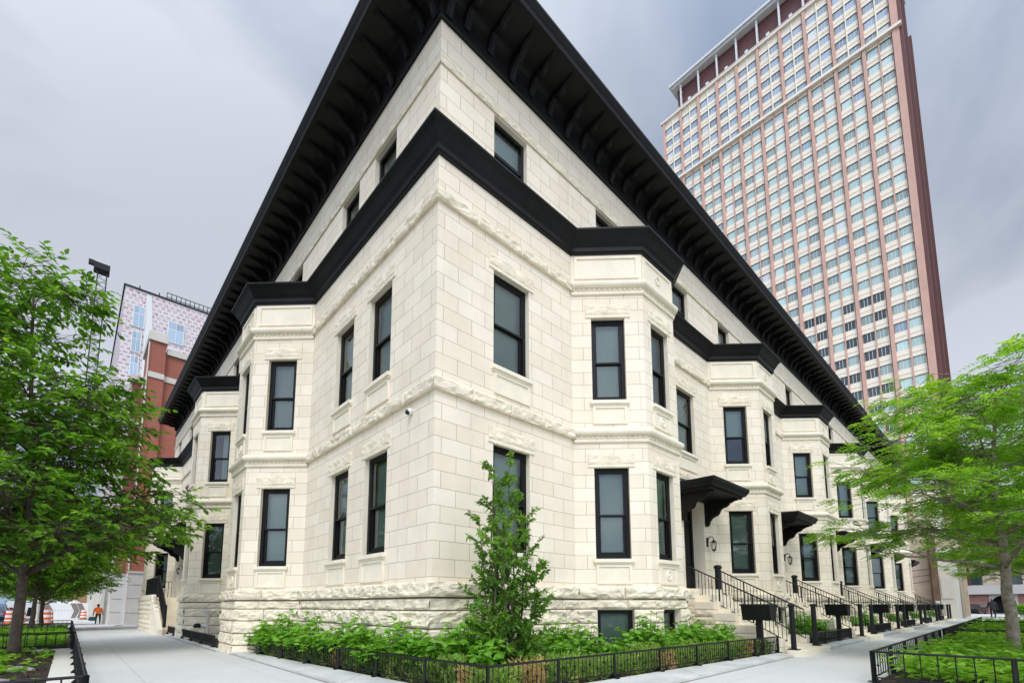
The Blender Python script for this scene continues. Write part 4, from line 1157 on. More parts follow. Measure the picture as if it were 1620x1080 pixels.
# half dry conifer hedge plants behind the fence
def dry_meshes(seed, dry):
    random.seed(seed); lb = MB()
    for k in range(170):
        a = random.uniform(0, 6.28); r_ = .2 * math.sqrt(random.random()); z = random.uniform(.0, .34)
        q = V((math.cos(a) * r_, math.sin(a) * r_, z)); d = V((math.cos(a) * .6, math.sin(a) * .6, random.uniform(.3, 1.3)))
        for j in range(4): leaf(lb, q + rnd(.015), d + rnd(.4), rnd().normalized(), random.uniform(.05, .10), .014, 0, .05)
    return lb.mesh('foliage', ['dryneedle' if dry else 'drygreen'], recalc=False)
DM = [dry_meshes(41, 0), dry_meshes(42, 1), dry_meshes(43, 0), dry_meshes(44, 0)]
random.seed(8)
P0, P1, P2 = V((*LC0, 0)), V((*CC, 0)), V((*RC, 0))
for A, B_, n, ns_, sg in ((P0, P1, 22, V((1, 0, 0)), 0), (P1, P2, 24, V((0, 1, 0)), 0)):
    for k in range(n):
        q = A.lerp(B_, (k + .6) / n) + ns_ * random.uniform(.27, .36)
        me = DM[1 if k % 9 == 2 else (0, 2, 3)[k % 3]]; dry = me is DM[1]
        t = thing('conifer_shrub', ('dried brown' if dry else 'half green half brown') + ' little conifer behind the corner bed fence', 'shrub', (q.x, q.y, .46), random.uniform(0, 6), ('dry' if dry else 'half dry') + ' little conifers along the fence')
        t.scale = (1.15, 1.15, random.uniform(.8, 1.25)); link('foliage', me, t)

# low ground cover in the tree beds
def cover(name, label, rects, dens, hmin, hmax, L, Wd, mat, seed, dens_fn=None):
    random.seed(seed); lb = MB()
    for x0, x1, y0, y1 in rects:
        n = int((x1 - x0) * (y1 - y0) * dens)
        for k in range(n):
            x, y = random.uniform(x0, x1), random.uniform(y0, y1)
            cl = noise.noise(V((x * .9, y * .9, seed))) * .5 + .5
            if dens_fn and random.random() > dens_fn(x, y): continue
            h = (hmin + (hmax - hmin) * random.random()) * (.55 + .9 * cl)
            a = random.uniform(0, 6.28); q = V((x, y, zg(y) + .01)); tp = V((x + math.cos(a) * h * .35, y + math.sin(a) * h * .35, zg(y) + h))
            for j in range(4):
                b_ = a + j * 1.6 + random.uniform(-.5, .5); f_ = 1 - .2 * j
                leaf(lb, q.lerp(tp, f_), V((math.cos(b_), math.sin(b_), random.uniform(-.1, .6))), (UP + rnd(.3)).normalized(), L * random.uniform(.7, 1.3), Wd * random.uniform(.7, 1.2), .1, .3)
    o = lb.build(name, mat, recalc=False); tag(o, label, 'ground cover', None, 'stuff'); return o
cover('ground_cover', 'bright green leafy ground cover filling the right tree beds', [(4.9, 13.4, -9.0, -4.95)], 85, .16, .42, .15, .05, 'cover', 51)
cover('ground_cover', 'bright green ground cover in the farther right beds', [(14.6, 23.5, -9.0, -4.95), (24.7, 33.9, -9, -4.95)], 30, .18, .42, .2, .08, 'cover', 52)
cover('ground_cover', 'low green ground cover around the left tree trunk', [(-6.9, -4.4, .5, 10.9)], 75, .05, .16, .10, .06, 'cover', 53,
      lambda x, y: 1.0 if (x < -5.0 + .5 * noise.noise(V((x, y * .8, 3))) and not (3.0 < y < 5.5 and x > -5.4)) else (.5 if y > 7.5 and noise.noise(V((x * 2, y * 2, 1))) > .0 else .05))
cover('ground_cover', 'low green ground cover in the farther left beds', [(-6.9, -4.2, 12.1, 20.4), (-6.9, -4.2, 21.7, 30.9)], 40, .08, .22, .12, .08, 'cover', 54)
MT['stone'] = m_plain('grey stone', (.30, .30, .29), .9, nscale=6, var=.3, bump=.5, bscale=20)
b = MB(); rock = bmesh.new(); bmesh.ops.create_icosphere(rock, subdivisions=3, radius=.13)
for v in rock.verts: v.co = V((v.co.x * 1.5, v.co.y, v.co.z * .6)) * (1 + .35 * noise.noise(v.co * 6))
me = bpy.data.meshes.new('boulder'); rock.to_mesh(me); rock.free(); me.materials.append(MT['stone'])
for i, (x, y, s_, lab) in enumerate(((-4.75, 5.9, 1.0, 'grey stone on the dark mulch near the left tree trunk'), (-4.85, 4.2, .75, 'smaller grey stone among the leaves at the front of the left bed'))):
    o = link('garden_stone', me, None, (x, y, .46), i * 1.3); o.scale = (s_,) * 3; tag(o, lab, 'stone')

random.seed(61); lb = MB()
for x0, x1, y0, y1, n in ((-6.9, -4.37, .5, 10.9, 5200), (-.75, 1.5, -1.9, 6.5, 900), (0, 8, -2.35, -1.5, 1500), (4.8, 6.5, -9.1, -4.85, 1200)):
    for k in range(n):
        x, y = random.uniform(x0, x1), random.uniform(y0, y1)
        if x0 == -.75 and x < CC[0] + (LC0[0] - CC[0]) * (y - CC[1]) / (LC0[1] - CC[1]) + .06: continue
        if x0 == 0 and y < CC[1] + (RC[1] - CC[1]) * (x - CC[0]) / (RC[0] - CC[0]) + .06: continue
        a = random.uniform(0, 6.28); L = random.uniform(.025, .085)
        leaf(lb, V((x, y, zg(y) + (.018 if x < -4 or x > 4.7 and y < -4 else .05) + random.uniform(0, .02))), V((math.cos(a), math.sin(a), random.uniform(-.1, .45))), (UP + rnd(.4)).normalized(), L, L * random.uniform(.25, .6), .1, .05)
o = lb.build('bark_mulch', 'chip', recalc=False); tag(o, 'dark brown bark mulch chips over the soil of the planting beds', 'mulch', None, 'stuff')

# ------------------------------------------------------------------ the tower
MT['cream'] = m_plain('cream precast panel', (.90, .81, .66), .75, nscale=.25, var=.06)
MT['pink'] = m_plain('rose granite', (.62, .38, .295), .6, nscale=.3, var=.10)
MT['maroon'] = m_plain('dark red granite', (.12, .042, .036), .6, nscale=.2, var=.12)
MT['whitepaint'] = m_plain('white painted steel', (.72, .72, .70), .5)
def m_pane(name, col, rough=.08, var=.25):
    m, t, b = new_mat(name); setv(b, col, rough, 0, .8)
    g = nd(t, 'ShaderNodeObjectInfo'); tcn = nd(t, 'ShaderNodeNewGeometry')
    ad = nd(t, 'ShaderNodeMath', operation='ADD'); t.links.new(g.outputs['Random'], ad.inputs[0]); t.links.new(tcn.outputs['Random Per Island'], ad.inputs[1])
    fr = nd(t, 'ShaderNodeMath', operation='FRACT'); t.links.new(ad.outputs[0], fr.inputs[0])
    mr = nd(t, 'ShaderNodeMapRange'); mr.inputs[3].default_value = 1 - var; mr.inputs[4].default_value = 1 + var; t.links.new(fr.outputs[0], mr.inputs[0])
    s_ = nd(t, 'ShaderNodeVectorMath', operation='SCALE'); s_.inputs[0].default_value = col; t.links.new(mr.outputs[0], s_.inputs['Scale'])
    t.links.new(s_.outputs[0], b.inputs['Base Color']); return m
MT['paneaqua'] = m_pane('pale aqua shaded glass', (.42, .57, .54), .08, .4)
MT['paneblue'] = m_pane('blue grey glass', (.30, .40, .50))
MT['panedark'] = m_pane('dark teal glass', (.03, .055, .058))
MT['panewhite'] = m_pane('bright blinds', (.68, .74, .74))
X0 = 96.82
tw = thing('apartment_tower', 'tall cream and rose tower with an overhanging white roof behind the row', 'tower', (0, 0, 0))
tf = Fr((X0, 45.4), (X0, -.4))
b = MB(); b.box((X0 + .35, 0, -1), (X0 + 22, 45.2, 122.3)); b.build('core', 'cream', tw)
b = MB(); sidef = Fr((X0, -.4), (X0 + 22, -.4))
b.fbox(sidef, 0, 22, -.35, 0, -1, 122.5)
for u in (.0, 10.2, 21.2): b.fbox(sidef, u, u + .8, 0, .5, -1, 122.55)
b.build('side_wall', 'maroon', tw)
rows_z = [104.0 - 3.38 * k for k in range(31)] + [107.1 + 3.38 * j for j in range(5)]
b = MB(); zs = sorted(rows_z)
prev = -1
for zt in zs:
    b.fbox(tf, .2, 45.3, -.34, 0, prev, zt - 1.72); prev = zt
    b.fbox(tf, .2, 45.3, 0, .07, zt - 2.62, zt - 2.5)
b.fbox(tf, .2, 45.3, -.34, 0, prev, 122.5); b.build('spandrel_wall', 'cream', tw)
b = MB(); dk = MB()
for i in range(11):
    y = .3 + 4.45 * i; u = 45.4 - y
    b.fbox(tf, u - .30, u + .24, 0, .42, -1, 104.55); b.fbox(tf, u - .30, u + .24, 0, .42, 105.1, 122.5)
    dk.fbox(tf, u - .42, u - .30, 0, .2, -1, 104.55); dk.fbox(tf, u - .42, u - .30, 0, .2, 105.1, 122.5)
    z = 2
    while z < 122: z += 6.76
b.fbox(tf, 45.4 + .02 - .5, 45.4 + .4, 0, .3, -1, 122.5)
b.build('pier', 'pink', tw); dk.build('pier_joint', 'maroon', tw)
b = MB(); b2 = MB()
for i in range(10):
    u = 45.4 - (.3 + 4.45 * i) - 2.225
    b.fbox(tf, u - .14, u + .06, 0, .22, -1, 104.55); b2.fbox(tf, u - .14, u + .06, 0, .22, 105.1, 122.4)
b.build('mullion', 'pink', tw); b2.build('mullion', 'cream', tw)
b = MB(); b.fbox(tf, 0, 46.2, 0, .75, 104.55, 105.1); b.build('band', 'cream', tw)
b = MB(); b.fbox(tf, -.2, 46.2, 0, .6, 122.5, 122.95); b.build('parapet', 'cream', tw)
def tower_win_mesh(pm, wd):
    q = MB(); q.box((0, 0, 0), (wd, .04, 1.72), 0)
    for x in (wd * .36, wd * .68): q.box((x - .03, -.05, 0), (x + .03, 0, 1.72), 1)
    q.box((0, -.06, 1.64), (wd, 0, 1.72), 2); q.box((0, -.05, 0), (wd, 0, .05), 1)
    return q.mesh('window', [pm, 'whitepaint', 'frame'])
WD = 1.56
TM = {k: tower_win_mesh(k, WD) for k in ('paneaqua', 'paneblue', 'panedark', 'panewhite')}
random.seed(77)
tws = []
for i in range(10):
    u0 = 45.4 - (.3 + 4.45 * (i + 1)) + .35
    for j, zt in enumerate(rows_z):
        if zt < 20: continue
        for s_ in (0, 1):
            u = u0 + .03 + s_ * 1.83 
            r = random.random()
            if zt > 105: k = 'paneblue' if r < .9 else 'panewhite'
            elif zt < 58 and .5 < i < 5: k = 'panedark' if r < .66 else 'paneaqua'
            else: k = 'paneaqua' if r < .94 else ('panewhite' if r < .98 else 'paneblue')
            tws.append((tf.pt(u, -.16, zt - 1.72), k))
tws.sort(key=lambda q: ((q[0] - CAM).length if q[0].z > 36 else 999))
rest = MB()
for n_, (p, k) in enumerate(tws):
    if n_ < 100: link('window', TM[k], tw, p, tf.ang)
    else:
        mi = ('paneaqua', 'paneblue', 'panedark', 'panewhite').index(k)
        W_ = lambda x, y, z: p + tf.d * x - tf.n * y + V((0, 0, z))
        rest.face([W_(0, 0, 0), W_(WD, 0, 0), W_(WD, 0, 1.64), W_(0, 0, 1.64)], mi)
        for x in (WD * .36, WD * .68): rest.face([W_(x - .03, -.03, 0), W_(x + .03, -.03, 0), W_(x + .03, -.03, 1.72), W_(x - .03, -.03, 1.72)], 4)
        rest.face([W_(0, -.05, 1.60), W_(WD, -.05, 1.60), W_(WD, -.05, 1.72), W_(0, -.05, 1.72)], 5)
o = rest.build('window', ['paneaqua', 'paneblue', 'panedark', 'panewhite', 'whitepaint', 'frame'], tw, recalc=False); o['kind'] = 'stuff'
b = MB(); b.box((X0 + 1.3, 1, 122.3), (X0 + 20, 41.6, 130.3)); b.build('penthouse', 'maroon', tw)
b = MB(); b.box((X0 - .2, -.2, 130.25), (X0 + 21, 42.4, 130.75)); b.box((X0 - .7, -.6, 130.75), (X0 + 21.4, 42.9, 131.3)); b.build('roof_canopy', 'whitepaint', tw)
b = MB()
for i in range(10):
    y = .3 + 4.45 * i
    if y > 42: continue
    b.box((X0 + .25, y - .18, 122.3), (X0 + .6, y + .18, 130.25)); b.tube([(X0 + .6, y, 128.2), (X0 + 2.6, y, 130.2)], .14, 5)
b.tube([(X0 + .2, 0, 124.1), (X0 + .2, 41.6, 124.1)], .12, 5); b.build('roof_post', 'whitepaint', tw)
b = MB()
for i in range(9):
    y = 2.6 + 4.45 * i; b.box((X0 + .0, y - .3, 123.9), (X0 + .6, y + .3, 124.7)); b.tube([(X0 + .3, y, 122.9), (X0 + .3, y, 123.95)], .08, 5)
b.build('roof_lamp', 'whitepaint', tw)

# ------------------------------------------------------------------ red brick building and its neighbours on the left
MT['redbrick'] = m_brick('red brick', (.36, .105, .065), (.30, .085, .055), (.34, .16, .11), .22, .075, .008, .85, nvar=.08, bump=.3)
MT['shadebrick'] = m_brick('shaded red brick', (.22, .07, .05), (.19, .06, .045), (.22, .11, .09), .22, .075, .008, .85, nvar=.08, bump=.3)  # same red brick, shade of the set-back and street-side walls put into its colour
MT['caststone'] = m_plain('cast stone', (.62, .575, .49), .8, nscale=.8, var=.08, bump=.1)
MT['greypanel'] = m_plain('grey render panel', (.52, .50, .46), .85, nscale=.5, var=.06, bump=.1)
rbk = thing('brick_building', 'red brick building with cream copings beyond the left end of the row', 'building', (0, 0, 0))
b = MB()
def wface(fr, z0, z1, m=0, u0=0, u1=None):
    u1 = fr.L if u1 is None else u1
    b.face([fr.pt(u0, 0, z0), fr.pt(u1, 0, z0), fr.pt(u1, 0, z1), fr.pt(u0, 0, z1)], m, [(u0, z0), (u1, z0), (u1, z1), (u0, z1)])
fr1 = Fr((-1.25, 36), (-.3, 36)); fr2 = Fr((-.3, 36.3), (14, 36.3)); fr1s = Fr((-1.25, 40), (-1.25, 36)); fr3 = Fr((-1.85, 40), (-1.25, 40)); fr3s = Fr((-1.85, 76), (-1.85, 40))
wface(fr1, 3.9, 21.2); wface(Fr((-.3, 36), (-.3, 36.3)), 3.9, 21.2); wface(fr2, 3.9, 20.5); wface(fr1s, 3.9, 21.2)
wface(fr3, 3.9, 19.2, 1); wface(fr3s, 3.9, 19.2, 1)
wface(Fr((14, 36.3), (14, 76)), 0, 20.5); wface(Fr((14, 76), (-1.85, 76)), 0, 19.2)
b.build('wall', ['redbrick', 'shadebrick'], rbk, recalc=False)
b = MB(); b.face([(-1.8, 40, 19.1), (-1.2, 40, 19.1), (-1.2, 36.2, 20.4), (14, 36.3, 20.4), (14, 76, 20.4), (-1.8, 76, 19.1)]); b.build('roof', 'greypanel', rbk)
b = MB()
b.box((-1.4, 35.85, 21.2), (-.22, 40, 21.85)); b.box((-.22, 36.12, 20.5), (14, 37, 20.95)); b.box((-2.0, 39.85, 19.2), (-1.4, 76, 19.75)); b.build('coping', 'caststone', rbk)
b = MB()
for (fr, z) in ((fr1, 18.35), (fr1s, 18.35)): b.fbox(fr, 0, fr.L, 0, .08, z, z + .42)
b.fbox(fr2, 0, 14, 0, .08, 18.35, 18.77); b.build('band', 'caststone', rbk)
for z in (8.2, 12.6, 15.8): b = MB(); b.fbox(fr3, 0, fr3.L, 0, .08, z, z + .4); b.build('band', 'caststone', rbk)
b = MB()
for y in (75.5, 70, 64, 58, 52, 46, 41): b.box((-2.05, y - .55, 0), (-1.86, y + .55, 19.15))
b.tube([(-1.33, 35.93, .3), (-1.33, 35.93, 21)], .05, 6); b.build('pilaster', 'caststone', rbk)
b = MB()
for (x0, x1, y) in ((-1.3, -.32, 35.9), (-.32, 14, 36.15), (-1.93, -1.3, 39.9)):
    z = .1
    for h in (1.0, 1.0, .95, .82):
        b.box((x0, y, z + .015), (x1, y + .4, z + h - .015)); z += h
    b.box((x0 - .05, y - .08, z), (x1 + .02, y + .4, z + .14))
b.box((-1.93, 40.3, .0), (-1.8, 76, 3.9)); b.box((-1.3, 36.3, .1), (-1.2, 40, 3.9)); b.build('base_panel', 'greypanel', rbk)
for i, (y, z) in enumerate([(43.5, 6), (49, 6), (55, 6), (61, 6), (43.5, 10), (49, 10), (55, 10), (61, 10), (43.5, 14.2), (49, 14.2), (55, 14.2)]):
    q = MB(); q.box((-1.9, y - .9, z), (-1.8, y + .9, z + 2)); w_ = q.build('window', 'frame', rbk)
    q = MB(); q.face([(-1.91, y - .8, z + .1), (-1.91, y + .8, z + .1), (-1.91, y + .8, z + 1.9), (-1.91, y - .8, z + 1.9)]); q.build('pane', 'paneblue', w_)
b = MB()
for k in range(20): pass
ar = [(-1.9 + .06 * k, 33.5 + .25 * k + 1.2 * math.sin(k * .16)) for k in range(13)]
b.grid([[(x - .12, y, zg(y) + .006) for x, y in ar], [(x + .12, y, zg(y) + .006) for x, y in ar]]); o = b.build('drain_cover', 'iron'); tag(o, 'dark curved metal strip set in the left pavement by the brick building', 'drain')

def m_wrap():
    m, t, b = new_mat('printed house wrap'); setv(b, (.66, .64, .63), .5)
    uv = nd(t, 'ShaderNodeUVMap')
    mp = nd(t, 'ShaderNodeMapping'); mp.inputs['Rotation'].default_value = (0, 0, 0); t.links.new(uv.outputs[0], mp.inputs[0])
    br = nd(t, 'ShaderNodeTexBrick', offset=.5); br.inputs['Color1'].default_value = (.45, .13, .14, 1); br.inputs['Color2'].default_value = (.56, .36, .36, 1); br.inputs['Mortar'].default_value = (.66, .64, .635, 1)
    br.inputs['Scale'].default_value = 1; br.inputs['Brick Width'].default_value = .62; br.inputs['Row Height'].default_value = .48; br.inputs['Mortar Size'].default_value = .12; br.inputs['Mortar Smooth'].default_value = .1
    nz = nd(t, 'ShaderNodeTexNoise', i_Scale=5, i_Detail=3); t.links.new(uv.outputs[0], nz.inputs['Vector'])
    sb_ = nd(t, 'ShaderNodeVectorMath', operation='MULTIPLY_ADD'); t.links.new(nz.outputs['Color'], sb_.inputs[0]); sb_.inputs[1].default_value = (.16, .22, 0); t.links.new(mp.outputs[0], sb_.inputs[2])
    t.links.new(sb_.outputs[0], br.inputs['Vector'])
    g2 = nd(t, 'ShaderNodeTexNoise', i_Scale=7, i_Detail=1); t.links.new(uv.outputs[0], g2.inputs['Vector'])
    mr = nd(t, 'ShaderNodeMapRange'); mr.inputs[1].default_value = .40; mr.inputs[2].default_value = .48; t.links.new(g2.outputs[0], mr.inputs[0])
    mx = nd(t, 'ShaderNodeMix', data_type='RGBA'); mx.inputs[6].default_value = (.66, .64, .635, 1)
    t.links.new(mr.outputs[0], mx.inputs[0]); t.links.new(br.outputs[0], mx.inputs[7])
    wv = nd(t, 'ShaderNodeTexBrick', offset=.3); wv.inputs['Color1'].default_value = (1, 1, 1, 1); wv.inputs['Color2'].default_value = (.94, .94, .95, 1); wv.inputs['Mortar'].default_value = (.45, .42, .42, 1)
    wv.inputs['Scale'].default_value = 1; wv.inputs['Brick Width'].default_value = 9; wv.inputs['Row Height'].default_value = 1.4; wv.inputs['Mortar Size'].default_value = .02
    t.links.new(uv.outputs[0], wv.inputs['Vector'])
    mu = nd(t, 'ShaderNodeMix', data_type='RGBA', blend_type='MULTIPLY'); mu.inputs[0].default_value = 1
    t.links.new(mx.outputs[2], mu.inputs[6]); t.links.new(wv.outputs[0], mu.inputs[7]); t.links.new(mu.outputs[2], b.inputs['Base Color'])
    return m
MT['wrap'] = m_wrap()
wp = thing('unfinished_building', 'building under construction covered in white wrap with red printed marks', 'building', (0, 0, 0))
b = MB(); wf = Fr((-2.25, 62), (13, 62)); wfs = Fr((-2.25, 90), (-2.25, 62))
wface(wf, 9, 38.9); wface(wfs, 9, 38.9); wface(Fr((13, 62), (13, 90)), 9, 38.9); wface(Fr((13, 90), (-2.25, 90)), 9, 38.9)
for f in (wf, wfs): wface(f, -1, 9, 1)
b.build('wall', ['wrap', 'caststone'], wp, recalc=False)
b = MB(); b.box((-2.4, 61.85, 38.9), (13, 90, 39.05)); b.build('roof', 'iron', wp)
b = MB(); b.prism([(-.05, 27), (1.2, 27), (.25, 38.6), (-.25, 38.6)], lambda x, z, s: (x, 61.93 + .06 * s, z)); b.build('plain_strip', 'whitepaint', wp)
for (x0, x1, z0, z1) in ((-1.25, -.3, 34.3, 36.8), (-1.2, -.45, 31.2, 33.6), (-1.15, -.5, 28.2, 30.6), (2.1, 3.6, 33.7, 36.2), (2.1, 3.6, 30.2, 32.7), (5.6, 7.1, 33.7, 36.2)):
    q = MB(); q.box((x0 - .1, 61.86, z0 - .1), (x1 + .1, 61.98, z1 + .1)); w_ = q.build('window', 'whitepaint', wp)
    q = MB()
    xm = (x0 + x1) / 2
    for a, c in ((x0, xm - .03), (xm + .03, x1)):
        q.face([(a, 61.85, z0), (c, 61.85, z0), (c, 61.85, z0 + (z1 - z0) * .62), (a, 61.85, z0 + (z1 - z0) * .62)]); q.face([(a, 61.85, z0 + (z1 - z0) * .66), (c, 61.85, z0 + (z1 - z0) * .66), (c, 61.85, z1), (a, 61.85, z1)])
    q.build('pane', 'paneblue', w_)
b = MB(); b.box((2.0, 66, 39), (12, 74, 41.2)); b.build('roof_room', 'whitepaint', wp)
b = MB()
b.tube([(2.0, 65.7, 41.9), (9, 65.7, 41.9)], .05, 5); b.tube([(2.0, 65.7, 41.3), (9, 65.7, 41.3)], .05, 5)
for k in range(15): b.tube([(2 + .5 * k, 65.7, 39.1), (2 + .5 * k, 65.7, 41.9)], .04, 4)
for x in (-.9, 1.0): b.tube([(x, 63, 39), (x, 63, 40)], .06, 5)
b.build('roof_railing', 'iron', wp)
wp2 = thing('pale_building', 'plain pale building standing behind the wrapped one beside the hoist mast', 'building', (0, 0, 0))
b = MB(); b.box((-9.5, 98, -1), (-4.8, 112, 36)); b.build('wall', 'greypanel', wp2)
for k in range(8):
    q = MB(); q.box((-8.8, 97.9, 3 + 4 * k), (-5.6, 98, 5.4 + 4 * k)); q.build('window', 'paneblue', wp2)
hm_ = thing('hoist_mast', 'dark lattice hoist mast rising above the left tree', 'hoist', (-4.4, 88, -.1))
b = MB(); w_ = .55
for sx in (-1, 1):
    for sy in (-1, 1): b.tube([(sx * w_, sy * w_, 0), (sx * w_, sy * w_, 54.8)], .075, 5)
for k in range(44):
    z = k * 1.25
    for p, q in (((-w_, -w_), (w_, -w_)), ((w_, -w_), (w_, w_)), ((w_, w_), (-w_, w_)), ((-w_, w_), (-w_, -w_))):
        b.tube([(p[0], p[1], z), (q[0], q[1], z)], .03, 4); b.tube([(p[0], p[1], z), (q[0], q[1], z + 1.25)], .026, 4)
b.build('lattice', 'iron', hm_)
b = MB(); b.box((-1.05, -.9, 53.9), (.85, .9, 54.9)); b.box((-1.7, -.3, 54.6), (-1.0, .3, 55.3)); b.build('head_frame', 'iron', hm_)
b = MB(); b.box((.85, -1.3, 31), (2.6, 1.3, 34.2)); b.build('hoist_car', 'shadebrick', hm_)

# street furniture and works at the far end of the left street
MT['orange'] = m_plain('orange plastic', (.80, .13, .02), .5); MT['retro'] = m_plain('white reflective band', (.8, .8, .8), .4)
dr = thing('traffic_drum', '', 'traffic drum', (0, 0, 0), 0, 'orange and white traffic drums')
b = MB(); z = 0.06
for k in range(6):
    h = .155; r0, r1 = .27 - .012 * k, .27 - .012 * (k + 1)
    b.lathe([(r0, z), (r0, z + h - .01), (r1, z + h)], 0, 0, 14, k % 2); z += h
b.lathe([(.2, z), (.0, z + .01)], 0, 0, 14, 0); b.tube([(-.08, 0, z), (-.06, 0, z + .1), (.06, 0, z + .1), (.08, 0, z)], .02, 5); b.build('barrel', ['orange', 'retro'], dr)
b = MB(); b.lathe([(.38, 0), (.38, .05), (.27, .07)], 0, 0, 14); b.build('base', 'iron', dr)
dl = ['orange and white drum left of the nearest left tree trunk, beside the blue vehicle', 'orange and white drum half behind the nearest left tree trunk', 'orange and white drum just right of the two thin left trunks', 'orange drum standing behind another beside the thin left trunks', 'orange and white drum left of the worker in orange', 'orange and white drum closest to the worker in orange']
for i, (x, y) in enumerate(((-7.6, 49.5), (-6.4, 37), (-5.35, 41.6), (-5.35, 50.5), (-2.75, 73), (-1.95, 73))):
    c = dr if i == 0 else copy_tree(dr); c.location = (x, y, zg(y)); c['label'] = dl[i]; c.scale = (1.15,) * 3
hd = thing('site_hoarding', 'pale site banner with dark diamond pattern across the far left street', 'hoarding', (0, 0, 0))
z0 = zg(80)
b = MB(); b.box((-6.6, 80, z0), (-2.2, 80.1, z0 + 2.05)); b.build('banner', 'whitepaint', hd)
MT['taupe'] = m_plain('taupe print', (.20, .17, .15), .6); MT['palegrey'] = m_plain('pale grey print', (.42, .42, .42), .6)
b = MB()
for (cx, w_, m_) in ((-6.2, .8, 0), (-3.55, .62, 0), (-2.95, .62, 0)):
    b.prism([(cx - w_ * .5, z0 + .05), (cx + w_ * .2, z0 + .05), (cx + w_ * .8, z0 + 1.0), (cx + w_ * .1, z0 + 2.0), (cx - w_ * .8, z0 + 2.0), (cx - w_ * .1, z0 + 1.0)], lambda x, z, s: (x, 79.985 + .012 * s, z), m_)
for k in range(6): b.box((-5.5 + .32 * k, 79.985, z0 + 1.02), (-5.38 + .32 * k, 79.997, z0 + 1.14), 1)
b.build('printed_pattern', ['taupe', 'palegrey'], hd)
for i, (x, y, lab) in enumerate(((-3.6, 86, 'white peaked canopy tent behind the pale banner, right one'), (-5.0, 92, 'white peaked canopy tent behind the pale banner, left one'))):
    t = thing('canopy_tent', lab, 'tent', (x, y, zg(y)), 0, 'white canopy tents'); t.scale = (.7, .7, .78)
    b = MB(); b.lathe([(2.1, 2.2), (1.9, 2.35), (.9, 2.75), (.12, 3.2), (0, 3.25)], 0, 0, 4); b.build('tent_roof', 'whitepaint', t)
    for sx in (-1, 1):
        for sy in (-1, 1): q = MB(); q.tube([(sx * 1.3, sy * 1.3, 0), (sx * 1.3, sy * 1.3, 2.3)], .04, 5); q.build('leg', 'whitepaint', t)
t = thing('sign_pole', 'pale tapering pole among the thin left trunks', 'pole', (-5.95, 47.6, zg(47.6)))
b = MB(); b.tube([(0, 0, 0), (0, 0, 2.6)], [.2, .1], 8); b.build('pole', 'caststone', t); b = MB(); b.box((-.3, -.3, 0), (.3, .3, .1)); b.build('base', 'caststone', t)
# small white works trailer with dark prints
t = thing('works_trailer', 'small white works trailer with dark printed patches parked behind the left trunks', 'trailer', (-7.3, 58, zg(58)))
b = MB(); b.box((-1.1, -1.6, .5), (1.0, 1.6, 1.9)); b.prism([(-1.1, 1.9), (1.0, 1.9), (.8, 2.1), (-.9, 2.1)], lambda x, z, s: (x, -1.6 + 3.2 * s, z)); b.build('body', 'whitepaint', t)
b = MB()
for x in (-.7, -.1, .5): b.prism([(x - .2, .7), (x + .25, .7), (x + .1, 1.5), (x - .1, 1.5)], lambda a, z, s: (a, -1.625 + .015 * s, z))
b.build('print', 'iron', t)
for y in (-.8, .8):
    for sx in (-1, 1):
        q = MB(); q.tube([(sx * 1.05 - .1, y, .3), (sx * 1.05 + .1, y, .3)], .3, 12); q.build('wheel', 'iron', t)

def car(name, label, loc, rz, paint, h=1.75, L=4.7, wd=1.9):
    t = thing(name, label, 'car', loc, rz)
    pr = [(-L / 2, .45), (-L / 2 + .02, .85), (-L / 2 + .12, 1.05), (-L * .42, h - .12), (-L * .36, h), (L * .05, h), (L * .12, h - .05), (L * .25, 1.08), (L * .42, .98), (L / 2 - .03, .85), (L / 2, .5), (L / 2 - .1, .3), (-L / 2 + .1, .3)]
    b = MB(); rows = []
    for yf, inset in ((-1, .12), (-.94, .0), (-.6, -.03), (.6, -.03), (.94, 0), (1, .12)):
        rows.append([(x * (1 - inset * .06), yf * wd / 2 * (1 if z < 1.05 else 1 - .2 * (z - 1.05) / (h - 1.05)), z - (inset * .3 if z > 1.2 else 0)) for x, z in pr + [pr[0]]])
    b.grid(rows); b.face(rows[0][:-1]); b.face(rows[-1][:-1]); b.build('body', paint, t, smooth=False)
    for sx in (-1, 1):
        b = MB(); yy = lambda z: sx * (wd / 2 * (1 - .2 * (z - 1.05) / (h - 1.05)) + .012)
        for x0, x1, x2, x3 in ((-L * .38, -L * .15, -L * .15, -L * .345), (-L * .13, L * .06, L * .045, -L * .13), (L * .075, L * .2, L * .11, L * .06)):
            b.face([(x0, yy(1.08), 1.08), (x1, yy(1.08), 1.08), (x2, yy(h - .15), h - .15), (x3, yy(h - .15), h - .15)])
        b.build('side_window', 'panedark', t, recalc=False)
    b = MB(); e = .015
    b.face([(-L / 2 + .11 - e, -wd * .4, 1.1), (-L / 2 + .11 - e, wd * .4, 1.1), (-L * .42 + .0 - e, wd * .35, h - .16), (-L * .42 - e, -wd * .35, h - .16)]); b.build('rear_window', 'panedark', t, recalc=False)
    for sx in (-1, 1):
        b = MB(); b.box((-L / 2 - .01, sx * wd * .36, .8), (-L / 2 + .12, sx * wd * .47, 1.15)); b.build('tail_light', 'redlamp', t)
        for x in (-L * .31, L * .31):
            b = MB(); b.tube([(x, sx * (wd / 2 - .2), .34), (x, sx * (wd / 2 + .015), .34)], .34, 18); w_ = b.build('wheel', 'tyre', t)
            b = MB(); b.tube([(x, sx * (wd / 2 - .0), .34), (x, sx * (wd / 2 + .03), .34)], .2, 12); b.build('rim', 'steel', w_)
    b = MB(); b.box((-L / 2 - .06, -wd * .44, .42), (-L / 2 + .05, wd * .44, .68)); b.build('bumper', 'iron', t)
    return t
